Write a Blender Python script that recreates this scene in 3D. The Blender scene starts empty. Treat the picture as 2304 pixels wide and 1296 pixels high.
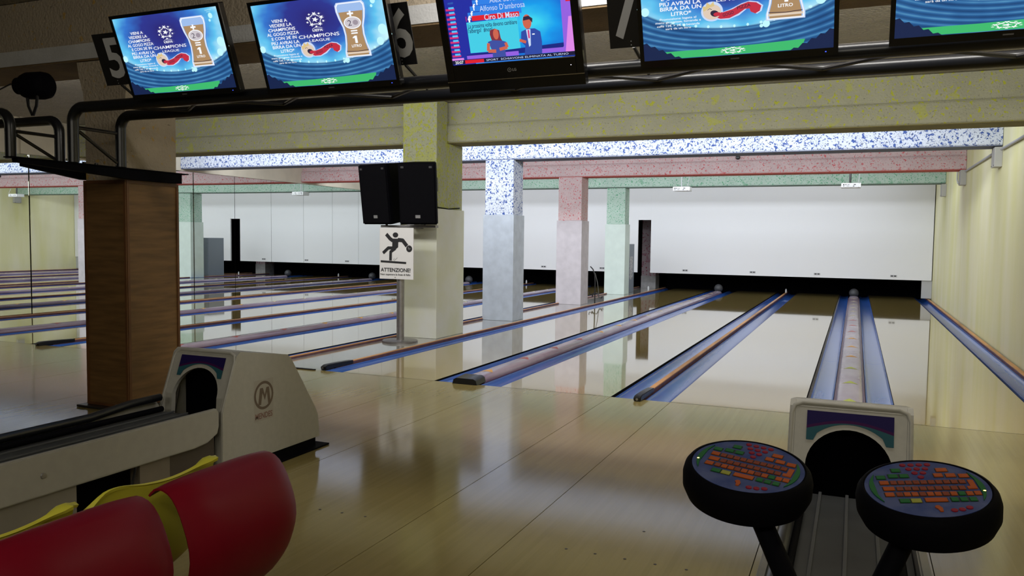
import bpy, bmesh, math, random
from math import sin, cos, pi, radians
from mathutils import Vector, Matrix
random.seed(7)
S = bpy.context.scene
COL = S.collection

# ------------------------------------------------------------------ camera
yaw, pit, rol, fpx = -0.4014, -0.0613, 0.0128, 1816.94
cy, sy = cos(yaw), sin(yaw)
Fv = Vector((sy*cos(pit), cy*cos(pit), sin(pit)))
Rv = Vector((cy, -sy, 0)); Uv = Rv.cross(Fv)
R2 = Rv*cos(rol)+Uv*sin(rol); U2 = -Rv*sin(rol)+Uv*cos(rol)
cam = bpy.data.cameras.new('camera'); co = bpy.data.objects.new('camera', cam); COL.objects.link(co)
m = Matrix.Identity(4)
for i in range(3):
    m[i][0] = R2[i]; m[i][1] = U2[i]; m[i][2] = -Fv[i]
m[0][3], m[1][3], m[2][3] = -1.4129, -6.8598, 1.3879
co.matrix_world = m
cam.sensor_width = 36; cam.lens = fpx*36/2304; cam.clip_start = .05; cam.clip_end = 200
S.camera = co

# ------------------------------------------------------------------ world, lights, exposure
w = bpy.data.worlds.new('world'); S.world = w; w.use_nodes = True
w.node_tree.nodes['Background'].inputs[0].default_value = (.5, .55, .6, 1)
w.node_tree.nodes['Background'].inputs[1].default_value = 0.02
S.view_settings.view_transform = 'Standard'
try: S.view_settings.look = 'None'
except Exception: pass
S.view_settings.exposure = 0.0; S.view_settings.gamma = 1.0; S.view_settings.use_curve_mapping = False

def area(name, loc, aim, sx, syz, power, color=(1, 1, 1), spread=180):
    l = bpy.data.lights.new(name, 'AREA'); l.shape = 'RECTANGLE'; l.size = sx; l.size_y = syz
    l.energy = power; l.color = color; l.spread = radians(spread)
    o = bpy.data.objects.new(name, l); COL.objects.link(o); o.location = loc
    o.rotation_euler = Vector(aim).to_track_quat('-Z', 'Y').to_euler()
    return o
COOL = (.86, .92, 1.0)
# fluorescent rows tucked up behind each ceiling beam, one row per bay (two runs: over the near lanes, over the mirrored lanes)
area('tube_row_bay_1', (-6.9, 3.95, 3.10), (0, .92, -.38), 13.3, .25, 225, COOL)
area('tube_row_bay_2', (-6.9, 6.35, 3.10), (0, .92, -.4), 13.3, .25, 175, COOL)
area('tube_row_bay_3', (-6.9, 10.2, 3.10), (0, .9, -.45), 13.3, .25, 185, COOL)
area('tube_row_bay_4', (-6.9, 13.6, 3.10), (0, .8, -.6), 13.3, .25, 76, (.88, .93, 1.0))
# lamps over the seats and approach, plus two added fill lights
area('seat_bay_lamp', (-2.0, -3.1, 3.15), (0, .9, -.35), 3.0, .2, 70, (1.0, .97, .92))
area('seating_fill', (-2.6, -8.6, 2.9), (-.2, .9, -.25), 5.5, .5, 60, (1.0, .94, .80))  # broad fill light added behind the camera to lift the seating area
area('approach_lamp', (-4.6, -.8, 3.2), (0, .9, -.45), 12.5, .3, 255, (1.0, .98, .93))
area('pillar_fill', (-.2, -3.2, 2.9), (-.9, .1, -.35),   .6, .3, 9, (1.0, .86, .66))  # fill light added to brighten the pillar side facing the yellow wall

# ------------------------------------------------------------------ materials
MATS = {}
def mat(name, col, rough=.6, metal=0.0, noise=None, bump=None, emit=None, spec=None, coat=0.0, specks=None, stretch=None):
    """noise=(scale, amount[, colour2]); bump=(scale, strength); specks=[(scale, threshold, colour)]"""
    if name in MATS: return MATS[name]
    mm = bpy.data.materials.new(name); mm.use_nodes = True; MATS[name] = mm
    nt = mm.node_tree; N = nt.nodes; L = nt.links; b = N['Principled BSDF']
    c4 = (*col, 1)
    b.inputs['Base Color'].default_value = c4; b.inputs['Roughness'].default_value = rough; b.inputs['Metallic'].default_value = metal
    if spec is not None: b.inputs['Specular IOR Level'].default_value = spec
    if coat: b.inputs['Coat Weight'].default_value = coat; b.inputs['Coat Roughness'].default_value = .05
    if emit is not None:
        b.inputs['Emission Color'].default_value = c4; b.inputs['Emission Strength'].default_value = emit
        b.inputs['Base Color'].default_value = (0, 0, 0, 1)
        return mm
    tc = None
    if noise or bump or specks:
        tc = N.new('ShaderNodeTexCoord'); src = tc.outputs['Object']
        if stretch:
            mp = N.new('ShaderNodeMapping'); mp.inputs['Scale'].default_value = stretch
            L.new(tc.outputs['Object'], mp.inputs['Vector']); src = mp.outputs['Vector']
    cur = None
    if noise:
        nz = N.new('ShaderNodeTexNoise'); nz.inputs['Scale'].default_value = noise[0]; nz.inputs['Detail'].default_value = 4
        L.new(src, nz.inputs['Vector'])
        rp = N.new('ShaderNodeValToRGB'); rp.color_ramp.elements[0].position = .35; rp.color_ramp.elements[1].position = .65
        a = noise[1]
        c2 = noise[2] if len(noise) > 2 else tuple(max(0, x*(1-a)) for x in col)
        rp.color_ramp.elements[0].color = (*c2, 1); rp.color_ramp.elements[1].color = c4
        L.new(nz.outputs['Fac'], rp.inputs['Fac']); cur = rp.outputs['Color']
    if specks:
        for (sc, th, sc_col) in specks:
            nz = N.new('ShaderNodeTexNoise'); nz.inputs['Scale'].default_value = sc; nz.inputs['Detail'].default_value = 1.5
            nz.inputs['Distortion'].default_value = .6
            L.new(tc.outputs['Object'], nz.inputs['Vector'])
            rp = N.new('ShaderNodeValToRGB'); rp.color_ramp.elements[0].position = th; rp.color_ramp.elements[1].position = th+.045
            rp.color_ramp.elements[0].color = (0, 0, 0, 1); rp.color_ramp.elements[1].color = (1, 1, 1, 1)
            L.new(nz.outputs['Fac'], rp.inputs['Fac'])
            mx = N.new('ShaderNodeMix'); mx.data_type = 'RGBA'
            L.new(rp.outputs['Color'], mx.inputs['Factor'])
            if cur is None: mx.inputs['A'].default_value = c4
            else: L.new(cur, mx.inputs['A'])
            mx.inputs['B'].default_value = (*sc_col, 1); cur = mx.outputs['Result']
    if cur is not None: L.new(cur, b.inputs['Base Color'])
    if bump:
        nz = N.new('ShaderNodeTexNoise'); nz.inputs['Scale'].default_value = bump[0]; nz.inputs['Detail'].default_value = 3
        L.new(src, nz.inputs['Vector'])
        bp = N.new('ShaderNodeBump'); bp.inputs['Strength'].default_value = bump[1]; bp.inputs['Distance'].default_value = bump[2] if len(bump) > 2 else .01
        L.new(nz.outputs['Fac'], bp.inputs['Height']); L.new(bp.outputs['Normal'], b.inputs['Normal'])
    return mm

def plaster(name, base, sp, sc=38, th=.60, dark=None, sc2=9, th2=.63):
    spk = [(sc2, th2, tuple((a*.45+b*.55) for a, b in zip(base, sp))), (sc, th, sp)]
    if dark: spk.append((sc*1.7, th+.04, dark))
    return mat(name, base, .8, noise=(3.0, .10), specks=spk, bump=(45, .9, .012))

YEL = plaster('plaster_yellow_flecked', (.46, .46, .34), (.52, .55, .05), 26, .61, (.30, .30, .22), 4.5, .64)
YELC = plaster('plaster_yellow_column', (.46, .48, .33), (.48, .51, .07), 24, .56, (.34, .34, .22), 3.2, .54)
BLU = plaster('plaster_blue_flecked', (.66, .70, .80), (.05, .10, .34), 30, .57, (.08, .10, .20), 3.4, .70)
PNK = plaster('plaster_pink_flecked', (.68, .52, .52), (.62, .13, .14), 34, .61, (.38, .22, .24), 3.6, .68)
GRN = plaster('plaster_green_flecked', (.48, .62, .53), (.10, .36, .19), 34, .60, (.26, .40, .32), 3.6, .66)
ORA = plaster('plaster_orange_flecked', (.37, .31, .23), (.42, .27, .08), 16, .66, (.20, .17, .12), 4, .66)
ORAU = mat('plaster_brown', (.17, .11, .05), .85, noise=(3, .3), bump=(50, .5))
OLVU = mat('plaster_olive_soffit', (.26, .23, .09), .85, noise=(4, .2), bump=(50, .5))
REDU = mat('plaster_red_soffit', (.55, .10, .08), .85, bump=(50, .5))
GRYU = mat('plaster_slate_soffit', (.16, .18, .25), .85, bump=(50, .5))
WHB = mat('white_flange_paint', (.50, .50, .50), .75, noise=(6, .12), bump=(60, .3))
CEIL = mat('embossed_ceiling', (.40, .36, .30), .38, noise=(5, .15), bump=(26, 1.0, .07))
CREAM = mat('cream_wall', (.84, .80, .56), .65, noise=(1.3, .16, (.76, .73, .36)), bump=(2.6, .2, .05), stretch=(1, 1.3, .22))
PALEC = mat('cream_strip', (.68, .62, .50), .7, noise=(3, .1))
MASK = mat('white_mask_panel', (.80, .80, .82), .55)
BLACKV = mat('recess_dark_black', (.002, .002, .003), .95, spec=0)  # near-black that paints in the darkness of pits, throats and openings
PITG = mat('pit_grey', (.10, .10, .11), .8)
CLY = mat('column_cladding_yellowish', (.76, .78, .74), .5, noise=(1.6, .12, (.70, .72, .54)))
CLB = mat('column_cladding_bluish', (.54, .59, .67), .6, noise=(7, .14))
CLP = mat('column_cladding_pinkish', (.62, .57, .60), .6, noise=(7, .12))
CLG = mat('column_cladding_greenish', (.66, .76, .70), .6, noise=(4, .08))
DIRTY = mat('dirty_column', (.42, .34, .36), .8, specks=[(18, .60, (.28, .06, .09)), (6, .60, (.34, .18, .22))])
WOODP = mat('oak_veneer', (.20, .105, .036), .45, noise=(3.2, .35), stretch=(1, 1, 9), bump=(60, .05))
WOODE = mat('oak_edge_strip', (.15, .06, .02), .4, noise=(6, .25))
BLK = mat('black_paint', (.012, .012, .014), .32)
BLKM = mat('black_matt', (.003, .003, .005), .7, spec=.05)
BLKG = mat('black_tube_gloss', (.008, .009, .012), .30)
STEEL = mat('brushed_steel', (.36, .35, .36), .38, metal=.85, noise=(20, .15))
GREY = mat('grey_metal', (.42, .42, .44), .5)
DGREY = mat('dark_grey_plastic', (.05, .05, .055), .5)
RAILW = mat('rail_orange_wood', (.72, .36, .14), .45, noise=(14, .35), stretch=(1, .12, 1))
RAILS = mat('rail_purple_side', (.16, .07, .10), .55, noise=(8, .4))
GUT = mat('gutter_blue', (.035, .12, .46), .15, noise=(3, .10))
COVER = mat('cover_lilac_marbled', (.40, .33, .40), .22, noise=(3.0, .45, (.24, .16, .24)), stretch=(1, .35, 1), coat=.15)
COVS = mat('cover_purple_side', (.12, .06, .11), .35)
HOOD = mat('hood_beige', (.40, .39, .35), .5, noise=(30, .06), bump=(120, .12, .002))
HOODL = mat('rail_ivory', (.37, .36, .325), .45, noise=(20, .06))
BED = mat('track_bed_grey', (.065, .07, .075), .4, noise=(5, .3))
NAVY = mat('decal_navy', (.012, .006, .07), .6, spec=.15)
PURP = mat('decal_purple', (.045, .004, .06), .6, spec=.15)
TEAL = mat('decal_teal', (.02, .085, .11), .6, spec=.15)
REDC = mat('chair_red_shell', (.19, .003, .014), .42, noise=(2, .1), spec=.14)
YELS = mat('chair_yellow_shell', (.58, .55, .05), .45)
TVB = mat('tv_gloss_black', (.008, .008, .009), .12)
CHROME = mat('silver_line', (.6, .55, .5), .3, metal=1)
WHITEP = mat('white_plastic', (.75, .75, .76), .5)
ORG = mat('arrow_orange', (.75, .36, .04), .4); RED_ = mat('arrow_red', (.45, .08, .07), .4); GRNA = mat('arrow_green', (.45, .52, .06), .4)
KORG = mat('key_orange', (.42, .085, .012), .45, spec=.15); KORD = mat('key_dark_orange', (.24, .05, .018), .45, spec=.15)
KGRN = mat('key_green', (.01, .13, .03), .45, spec=.15); KYEL = mat('key_yellow', (.33, .34, .05), .45, spec=.15); KRED = mat('key_red', (.26, .012, .03), .45, spec=.15)
PANEL = mat('console_blue_panel', (.075, .10, .25), .5, noise=(14, .5, (.02, .045, .20)), spec=.2)
WALK = mat('walkway_grey', (.34, .33, .31), .12, noise=(4, .12), coat=.5)
MIRR = mat('mirror', (.80, .83, .80), .0, metal=1.0)
def board_mat(name, c1, c2, rough, coat, wav):
    mm = bpy.data.materials.new(name); mm.use_nodes = True
    nt = mm.node_tree; N = nt.nodes; L = nt.links; b = N['Principled BSDF']
    g = N.new('ShaderNodeNewGeometry'); sp = N.new('ShaderNodeSeparateXYZ'); L.new(g.outputs['Position'], sp.inputs[0])
    # narrow boards: one random tone per 27 mm strip
    dv = N.new('ShaderNodeMath'); dv.operation = 'DIVIDE'; dv.inputs[1].default_value = .027; L.new(sp.outputs['X'], dv.inputs[0])
    fl = N.new('ShaderNodeMath'); fl.operation = 'FLOOR'; L.new(dv.outputs[0], fl.inputs[0])
    yd = N.new('ShaderNodeMath'); yd.operation = 'DIVIDE'; yd.inputs[1].default_value = 1.7; L.new(sp.outputs['Y'], yd.inputs[0])
    off = N.new('ShaderNodeMath'); off.operation = 'MULTIPLY_ADD'; off.inputs[1].default_value = .37; L.new(fl.outputs[0], off.inputs[0]); L.new(yd.outputs[0], off.inputs[2])
    yf = N.new('ShaderNodeMath'); yf.operation = 'FLOOR'; L.new(off.outputs[0], yf.inputs[0])
    cb = N.new('ShaderNodeCombineXYZ'); L.new(fl.outputs[0], cb.inputs[0]); L.new(yf.outputs[0], cb.inputs[1])
    wn = N.new('ShaderNodeTexWhiteNoise'); wn.noise_dimensions = '2D'; L.new(cb.outputs[0], wn.inputs['Vector'])
    mp = N.new('ShaderNodeMapping'); mp.inputs['Scale'].default_value = (70, 2.2, 1); L.new(g.outputs['Position'], mp.inputs['Vector'])
    nz = N.new('ShaderNodeTexNoise'); nz.inputs['Scale'].default_value = 1; nz.inputs['Detail'].default_value = 4; L.new(mp.outputs[0], nz.inputs['Vector'])
    ad = N.new('ShaderNodeMath'); ad.operation = 'MULTIPLY_ADD'; ad.inputs[1].default_value = .45; L.new(wn.outputs['Value'], ad.inputs[0]); L.new(nz.outputs['Fac'], ad.inputs[2])
    rp = N.new('ShaderNodeValToRGB'); rp.color_ramp.elements[0].position = .3; rp.color_ramp.elements[1].position = 1.1
    rp.color_ramp.elements[0].color = (*c2, 1); rp.color_ramp.elements[1].color = (*c1, 1)
    L.new(ad.outputs[0], rp.inputs['Fac']); L.new(rp.outputs['Color'], b.inputs['Base Color'])
    b.inputs['Roughness'].default_value = rough; b.inputs['Coat Weight'].default_value = coat; b.inputs['Coat Roughness'].default_value = rough*.5
    n2 = N.new('ShaderNodeTexNoise'); n2.inputs['Scale'].default_value = 2.2; L.new(g.outputs['Position'], n2.inputs['Vector'])
    bp = N.new('ShaderNodeBump'); bp.inputs['Strength'].default_value = wav; bp.inputs['Distance'].default_value = .004
    L.new(n2.outputs['Fac'], bp.inputs['Height']); L.new(bp.outputs['Normal'], b.inputs['Normal']); L.new(bp.outputs['Normal'], b.inputs['Coat Normal'])
    MATS[name] = mm
    return mm
LANE = board_mat('lane_maple', (.40, .30, .11), (.35, .26, .09), .05, .7, .04)
APPR = board_mat('approach_maple', (.30, .24, .095), (.265, .21, .078), .12, .08, .03)

# ------------------------------------------------------------------ mesh helpers (all in world coordinates)
def wloc(o):
    v = Vector((0, 0, 0))
    while o is not None:
        v += o.location; o = o.parent
    return v
def obj(name, bm, mt, parent=None, smooth=False):
    me = bpy.data.meshes.new(name)
    off = wloc(parent)
    if off.length: bmesh.ops.translate(bm, verts=bm.verts, vec=-off)
    bm.normal_update(); bm.to_mesh(me); bm.free()
    for x in (mt if isinstance(mt, (list, tuple)) else [mt]): me.materials.append(x)
    if smooth:
        me.polygons.foreach_set('use_smooth', [True]*len(me.polygons))
        try: me.set_sharp_from_angle(angle=radians(40))
        except Exception: pass
    o = bpy.data.objects.new(name, me); COL.objects.link(o)
    if parent: o.parent = parent
    return o
def tag(o, label=None, cat=None, group=None, kind=None):
    if label: o['label'] = label
    if cat: o['category'] = cat
    if group: o['group'] = group
    if kind: o['kind'] = kind
    return o
def thing(name, label, cat, loc, group=None):
    o = bpy.data.objects.new(name, None); COL.objects.link(o); o.location = loc; o.empty_display_size = .1
    return tag(o, label, cat, group)
def nb(): return bmesh.new()
def box(bm, x0, x1, y0, y1, z0, z1, bev=0, mi=0):
    vs = [bm.verts.new(p) for p in ((x0,y0,z0),(x1,y0,z0),(x1,y1,z0),(x0,y1,z0),(x0,y0,z1),(x1,y0,z1),(x1,y1,z1),(x0,y1,z1))]
    fs = [bm.faces.new([vs[i] for i in f]) for f in ((3,2,1,0),(4,5,6,7),(0,1,5,4),(1,2,6,5),(2,3,7,6),(3,0,4,7))]
    for f in fs: f.material_index = mi
    if bev:
        es = list({e for f in fs for e in f.edges})
        bmesh.ops.bevel(bm, geom=es, offset=bev, segments=2, affect='EDGES', profile=.6)
    return bm
def prism(bm, pts, axis, a, b, mi=0, bev=0):
    """extrude 2-D outline pts along axis ('x': pts=(y,z); 'y': pts=(x,z); 'z': pts=(x,y)) from a to b"""
    def P(p, t): return {'x': (t, p[0], p[1]), 'y': (p[0], t, p[1]), 'z': (p[0], p[1], t)}[axis]
    A = [bm.verts.new(P(p, a)) for p in pts]; B = [bm.verts.new(P(p, b)) for p in pts]
    n = len(pts); fs = []
    for i in range(n): fs.append(bm.faces.new((A[i], A[(i+1) % n], B[(i+1) % n], B[i])))
    f1 = bm.faces.new(A[::-1]); f2 = bm.faces.new(B); fs += [f1, f2]
    for f in fs: f.material_index = mi
    bmesh.ops.recalc_face_normals(bm, faces=fs)
    if bev:
        es = list({e for f in (f1, f2) for e in f.edges})
        bmesh.ops.bevel(bm, geom=es, offset=bev, segments=2, affect='EDGES')
    return bm
def tube(bm, pts, r, n=12, mi=0, cap=True):
    pts = [Vector(p) for p in pts]; rings = []; up0 = None
    for i, p in enumerate(pts):
        d = (pts[min(i+1, len(pts)-1)]-pts[max(i-1, 0)]).normalized()
        if up0 is None: up0 = Vector((0, 0, 1)) if abs(d.z) < .9 else Vector((1, 0, 0))
        a = d.cross(up0).normalized()
        if a.length < .1: a = d.cross(Vector((0, 1, 0))).normalized()
        b = a.cross(d).normalized(); up0 = b
        rr = r[i] if isinstance(r, (list, tuple)) else r
        rings.append([bm.verts.new(p+a*rr*cos(2*pi*k/n)+b*rr*sin(2*pi*k/n)) for k in range(n)])
    fs = []
    for i in range(len(rings)-1):
        for k in range(n): fs.append(bm.faces.new((rings[i][k], rings[i][(k+1) % n], rings[i+1][(k+1) % n], rings[i+1][k])))
    if cap: fs.append(bm.faces.new(rings[0][::-1])); fs.append(bm.faces.new(rings[-1]))
    for f in fs: f.material_index = mi
    bmesh.ops.recalc_face_normals(bm, faces=fs)
    return bm
def lathe(bm, C, ax, prof, n=40, ex=None):
    """prof: (radius, height) along axis ax from centre C"""
    C = Vector(C); ax = Vector(ax).normalized()
    ex = Vector(ex) if ex else (Vector((1, 0, 0)) if abs(ax.x) < .9 else Vector((0, 1, 0)))
    a = (ex-ax*ex.dot(ax)).normalized(); b = ax.cross(a)
    rings = []
    for r, h in prof:
        if r < 1e-6: rings.append([bm.verts.new(C+ax*h)])
        else: rings.append([bm.verts.new(C+ax*h+a*r*cos(2*pi*k/n)+b*r*sin(2*pi*k/n)) for k in range(n)])
    fs = []
    for i in range(len(rings)-1):
        A, B = rings[i], rings[i+1]
        for k in range(n):
            q = [A[k % len(A)], A[(k+1) % len(A)], B[(k+1) % len(B)], B[k % len(B)]]
            q2 = []
            for v in q:
                if v not in q2: q2.append(v)
            if len(q2) > 2: fs.append(bm.faces.new(q2))
    if len(rings[0]) > 1: fs.append(bm.faces.new(rings[0][::-1]))
    if len(rings[-1]) > 1: fs.append(bm.faces.new(rings[-1]))
    bmesh.ops.recalc_face_normals(bm, faces=fs)
    return bm
def copy_tree(o, off=(0, 0, 0), parent=None):
    c = o.copy(); COL.objects.link(c); c.parent = parent
    if parent is None: c.location = Vector(o.location)+Vector(off)
    for ch in list(o.children): copy_tree(ch, (0, 0, 0), c)
    return c

# flat print: a drawing canvas on a plane (u right, v up, in metres)
TXT = {}
def text_geo(s, bold):
    k = (s, bold)
    if k in TXT: return TXT[k]
    cu = bpy.data.curves.new('t', 'FONT'); cu.body = s; cu.size = 1; cu.offset = bold; cu.align_x = 'CENTER'; cu.align_y = 'CENTER'; cu.resolution_u = 3
    o = bpy.data.objects.new('t', cu); COL.objects.link(o)
    dg = bpy.context.evaluated_depsgraph_get(); me = bpy.data.meshes.new_from_object(o.evaluated_get(dg))
    vs = [(v.co.x, v.co.y) for v in me.vertices]; fs = [list(p.vertices) for p in me.polygons]
    bpy.data.objects.remove(o); bpy.data.curves.remove(cu); bpy.data.meshes.remove(me)
    xs = [v[0] for v in vs] or [0]; ys = [v[1] for v in vs] or [0]
    cx, cyy = (min(xs)+max(xs))/2, (min(ys)+max(ys))/2
    TXT[k] = ([(x-cx, y-cyy) for x, y in vs], fs, max(xs)-min(xs), max(ys)-min(ys))
    return TXT[k]
class Canvas:
    def __init__(s, org, eu, ev, step=.0002, start=.0004):
        s.o = Vector(org); s.u = Vector(eu).normalized(); s.v = Vector(ev).normalized(); s.n = s.u.cross(s.v)
        s.step = step; s.d = start; s.V = []; s.F = []; s.M = []; s.mats = []
    def mi(s, m):
        if m not in s.mats: s.mats.append(m)
        return s.mats.index(m)
    def P(s, u, v): return s.o+s.u*u+s.v*v+s.n*s.d
    def poly(s, pts, m, up=True):
        if up: s.d += s.step
        b = len(s.V); s.V += [s.P(*p) for p in pts]; s.F.append(list(range(b, b+len(pts)))); s.M.append(s.mi(m))
    def ell(s, u, v, a, b, m, n=20, rot=0):
        s.poly([(u+a*cos(t)*cos(rot)-b*sin(t)*sin(rot), v+a*cos(t)*sin(rot)+b*sin(t)*cos(rot)) for t in [2*pi*k/n for k in range(n)]], m)
    def ring(s, u, v, a, b, wd, m, n=32, t0=0, t1=2*pi):
        s.d += s.step
        for k in range(n):
            t, q = t0+(t1-t0)*k/n, t0+(t1-t0)*(k+1)/n
            s.poly([(u+a*cos(t), v+b*sin(t)), (u+a*cos(q), v+b*sin(q)), (u+(a-wd)*cos(q), v+(b-wd)*sin(q)), (u+(a-wd)*cos(t), v+(b-wd)*sin(t))], m, False)
    def rect(s, u0, u1, v0, v1, m, sk=0): s.poly([(u0, v0), (u1, v0), (u1+sk, v1), (u0+sk, v1)], m)
    def stroke(s, pts, wd, m):
        for i in range(len(pts)-1):
            (x0, y0), (x1, y1) = pts[i], pts[i+1]; L = math.hypot(x1-x0, y1-y0) or 1
            a, b = -(y1-y0)/L*wd/2, (x1-x0)/L*wd/2
            s.poly([(x0+a, y0+b), (x0-a, y0-b), (x1-a, y1-b), (x1+a, y1+b)], m)
    def star(s, u, v, r, m, rot=pi/2):
        s.poly([(u+(r if k % 2 == 0 else r*.42)*cos(rot+k*pi/5), v+(r if k % 2 == 0 else r*.42)*sin(rot+k*pi/5)) for k in range(10)], m)
    def text(s, t, u, v, h, m, bold=.0, width=None, rot=0, fit=True, shear=0):
        vs, fs, w0, h0 = text_geo(t, bold)
        if not vs: return
        k = h/.72
        kx = k if width is None else width/max(w0, 1e-6)
        s.d += s.step; b = len(s.V)
        for x, y in vs:
            X, Y = x*kx+shear*y*k, y*k
            s.V.append(s.P(u+X*cos(rot)-Y*sin(rot), v+X*sin(rot)+Y*cos(rot)))
        for f in fs: s.F.append([b+i for i in f]); s.M.append(s.mi(m))
    def build(s, name, parent=None):
        off = wloc(parent); me = bpy.data.meshes.new(name)
        me.from_pydata([tuple(v-off) for v in s.V], [], s.F)
        for m in s.mats: me.materials.append(m)
        me.polygons.foreach_set('material_index', s.M); me.update()
        o = bpy.data.objects.new(name, me); COL.objects.link(o)
        if parent: o.parent = parent
        return o
def E(name, c, k=1.0): return mat('glow_'+name, c, emit=k)
def INK(name, c, r=.6): return mat('ink_'+name, c, r)

# ------------------------------------------------------------------ lane layout
W = 1.06; GW = .712; GT = .532; LY = 16.55
D1 = 0; D0 = -W; C1 = D0-GW; C0 = C1-W; B1 = C0-GT; B0 = B1-W; A1 = B0-GW; A0 = A1-W
l4r = -7.48; l4l = l4r-W; l3r = l4l-GW; l3l = l3r-W; l2r = l3l-GT; l2l = l2r-W; l1r = l2l-GW; l1l = l1r-W
WALL_R = .33; WALL_L = -14.0; CZ = 3.26; MY = 15.2

# ------------------------------------------------------------------ setting
def struct(name, bm, m, parent=None):
    o = obj(name, bm, m, parent)
    if parent is None: o['kind'] = 'structure'
    return o
floor = struct('floor', box(nb(), WALL_L-.02, WALL_R+.02, -10.5, 18.6, -.22, -.13), BLKM)
edges = [WALL_L, l1l, l1r, l2l, l2r, l3l, l3r, l4l, l4r, A0, A1, B0, B1, C0, C1, D0, D1, WALL_R]
for i in range(len(edges)-1):
    obj('approach_panel', box(nb(), edges[i]+.002, edges[i+1]-.002, -10.5, -.004, -.06, 0), APPR, floor)
obj('approach_underlay', box(nb(), WALL_L, WALL_R, -10.5, 0, -.13, -.06), BLKM, floor)
DOT = mat('approach_dot_black', (.02, .015, .01), .5)
for (x, y) in [(-3.872, -3.528), (-3.742, -3.522), (-3.607, -3.519), (-2.561, -3.494), (-2.426, -3.494), (-2.291, -3.495), (-2.157, -3.497), (-2.023, -3.498), (-2.295, -3.132)]:
    obj('approach_dot', lathe(nb(), (x, y, 0), (0, 0, 1), [(.007, 0), (.007, .0006), (0, .0006)], 10), DOT, floor)
obj('walkway_panel', box(nb(), -7.215, -6.472, 0, 17.2, -.06, 0), WALK, floor)
obj('walkway_underlay', box(nb(), -7.215, -6.472, 0, 17.2, -.13, -.06), BLKM, floor)
obj('threshold_strip', box(nb(), -7.36, -6.52, -.035, -.004, 0, .012, .003), BLK, floor)
struct('ceiling', box(nb(), WALL_L-.1, WALL_R+.1, -10.5, 18.6, CZ, CZ+.1), CEIL)
struct('wall_right', box(nb(), WALL_R, WALL_R+.1, -10.5, 18.6, -.2, CZ), CREAM)
struct('wall_left', box(nb(), WALL_L-.12, WALL_L-.02, -10.5, 18.6, -.2, CZ), PALEC)
struct('wall_near', box(nb(), WALL_L-.1, WALL_R+.1, -10.6, -10.5, -.2, CZ), mat('near_wall', (.25, .22, .18), .8, noise=(3, .2)))
struct('wall_far', box(nb(), WALL_L-.1, WALL_R+.1, 18.5, 18.6, -.2, CZ), BLACKV)
struct('trim_1', box(nb(), WALL_L-.018, WALL_L+.03, 2.2, MY, 2.665, CZ), PALEC)     # strip above the mirrors

# mirrors on the left wall
wm = thing('wall_mirror', 'tall wall mirror in joined panels reflecting the far lanes and pale yellow wall', 'mirror', (WALL_L, 5.9, 0))
k = 0; y = -6.05
while y < MY-.05:
    y1 = min(y+1.2, MY-.02)
    p = nb(); a = random.uniform(-1, 1)*.0016 if not (0.9 < y < 4.9) else .0125
    bowed = 5.5 < y < 6.5
    if bowed:      # this pane is visibly bowed in its frame
        NB = 16; pts = []
        for q in range(NB+1):
            f = q/NB; pts.append((WALL_L+.004-(.0118*f-.0111*f*f/2)*1.19, y+.004+(y1-y-.008)*f))
        prism(p, [(WALL_L-.012, y+.004)]+pts+[(WALL_L-.012, y1-.004)], 'z', .02, 2.66)
    else:
        vs = [(WALL_L-.012, y+.004), (WALL_L+a*.6, y+.004), (WALL_L-a*.6, y1-.004), (WALL_L-.012, y1-.004)]
        prism(p, vs, 'z', .02, 2.66)
    obj('mirror_panel', p, MIRR, wm, bowed); y += 1.2; k += 1
obj('mirror_backing', box(nb(), WALL_L-.018, WALL_L-.0125, -6.1, MY-.02, .02, 2.66), BLKM, wm)

# masking wall above the pins (structure) with its small plates
mk = thing('masking_wall', 'long white masking panel wall hanging above the dark pin decks', 'panel wall', (-3.1, MY, .49))
def plate(x, par):
    p = obj('number_plate', box(nb(), x-.075, x+.075, MY-.008, MY, .555, .605), GREY, par)
    for s in (-1, 1): obj('plate_mark', box(nb(), x+s*.035-.02, x+s*.035+.02, MY-.0095, MY-.008, .565, .595), DGREY, p)
obj('panel', box(nb(), -6.63, WALL_R-.02, MY, MY+.04, .49, CZ-.005), MASK, mk)
obj('panel', box(nb(), -6.99, -6.6305, MY, MY+.04, 1.945, CZ-.005), MASK, mk)
obj('panel', box(nb(), WALL_L+.005, -6.9905, MY, MY+.04, .49, CZ-.005), MASK, mk)
for x in ((A0+A1)/2, (B0+B1)/2, (C0+C1)/2, (D0+D1)/2, (l4l+l4r)/2, (l3l+l3r)/2, (l2l+l2r)/2, (l1l+l1r)/2): plate(x, mk)
tag(obj('pit_dark_sheet', box(nb(), WALL_L+.02, -7.25, 16.6, 16.65, -.12, CZ-.01), BLACKV), 'black sheet standing for the darkness of the pin pits behind the lanes beside the mirrors', 'dark sheet')  # black sheet painting in the shade of the pits
tag(obj('pit_dark_sheet', box(nb(), -6.47, WALL_R-.01, 16.62, 16.67, -.12, CZ-.01), BLACKV), 'black sheet standing for the darkness of the pin pits between walkway and yellow wall', 'dark sheet')  # same painted pit darkness, walkway to yellow wall
tag(obj('pit_side_board', box(nb(), .10, .325, 15.245, 15.29, .05, .489), mat('side_board', (.45, .45, .46), .6), None), 'narrow grey board under the masking wall beside the yellow wall', 'board')
t = thing('dirty_column', 'stained pinkish square column seen through the doorway gap in the white masking wall', 'column', (-6.93, 16.4, 0))
obj('shaft', box(nb(), -7.14, -6.73, 16.3, 16.75, .35, CZ-.01), DIRTY, t)
obj('cladding', box(nb(), -7.15, -6.72, 16.29, 16.76, 0, .35), mat('dirty_clad', (.45, .44, .45), .7, noise=(8, .2)), t)

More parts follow.
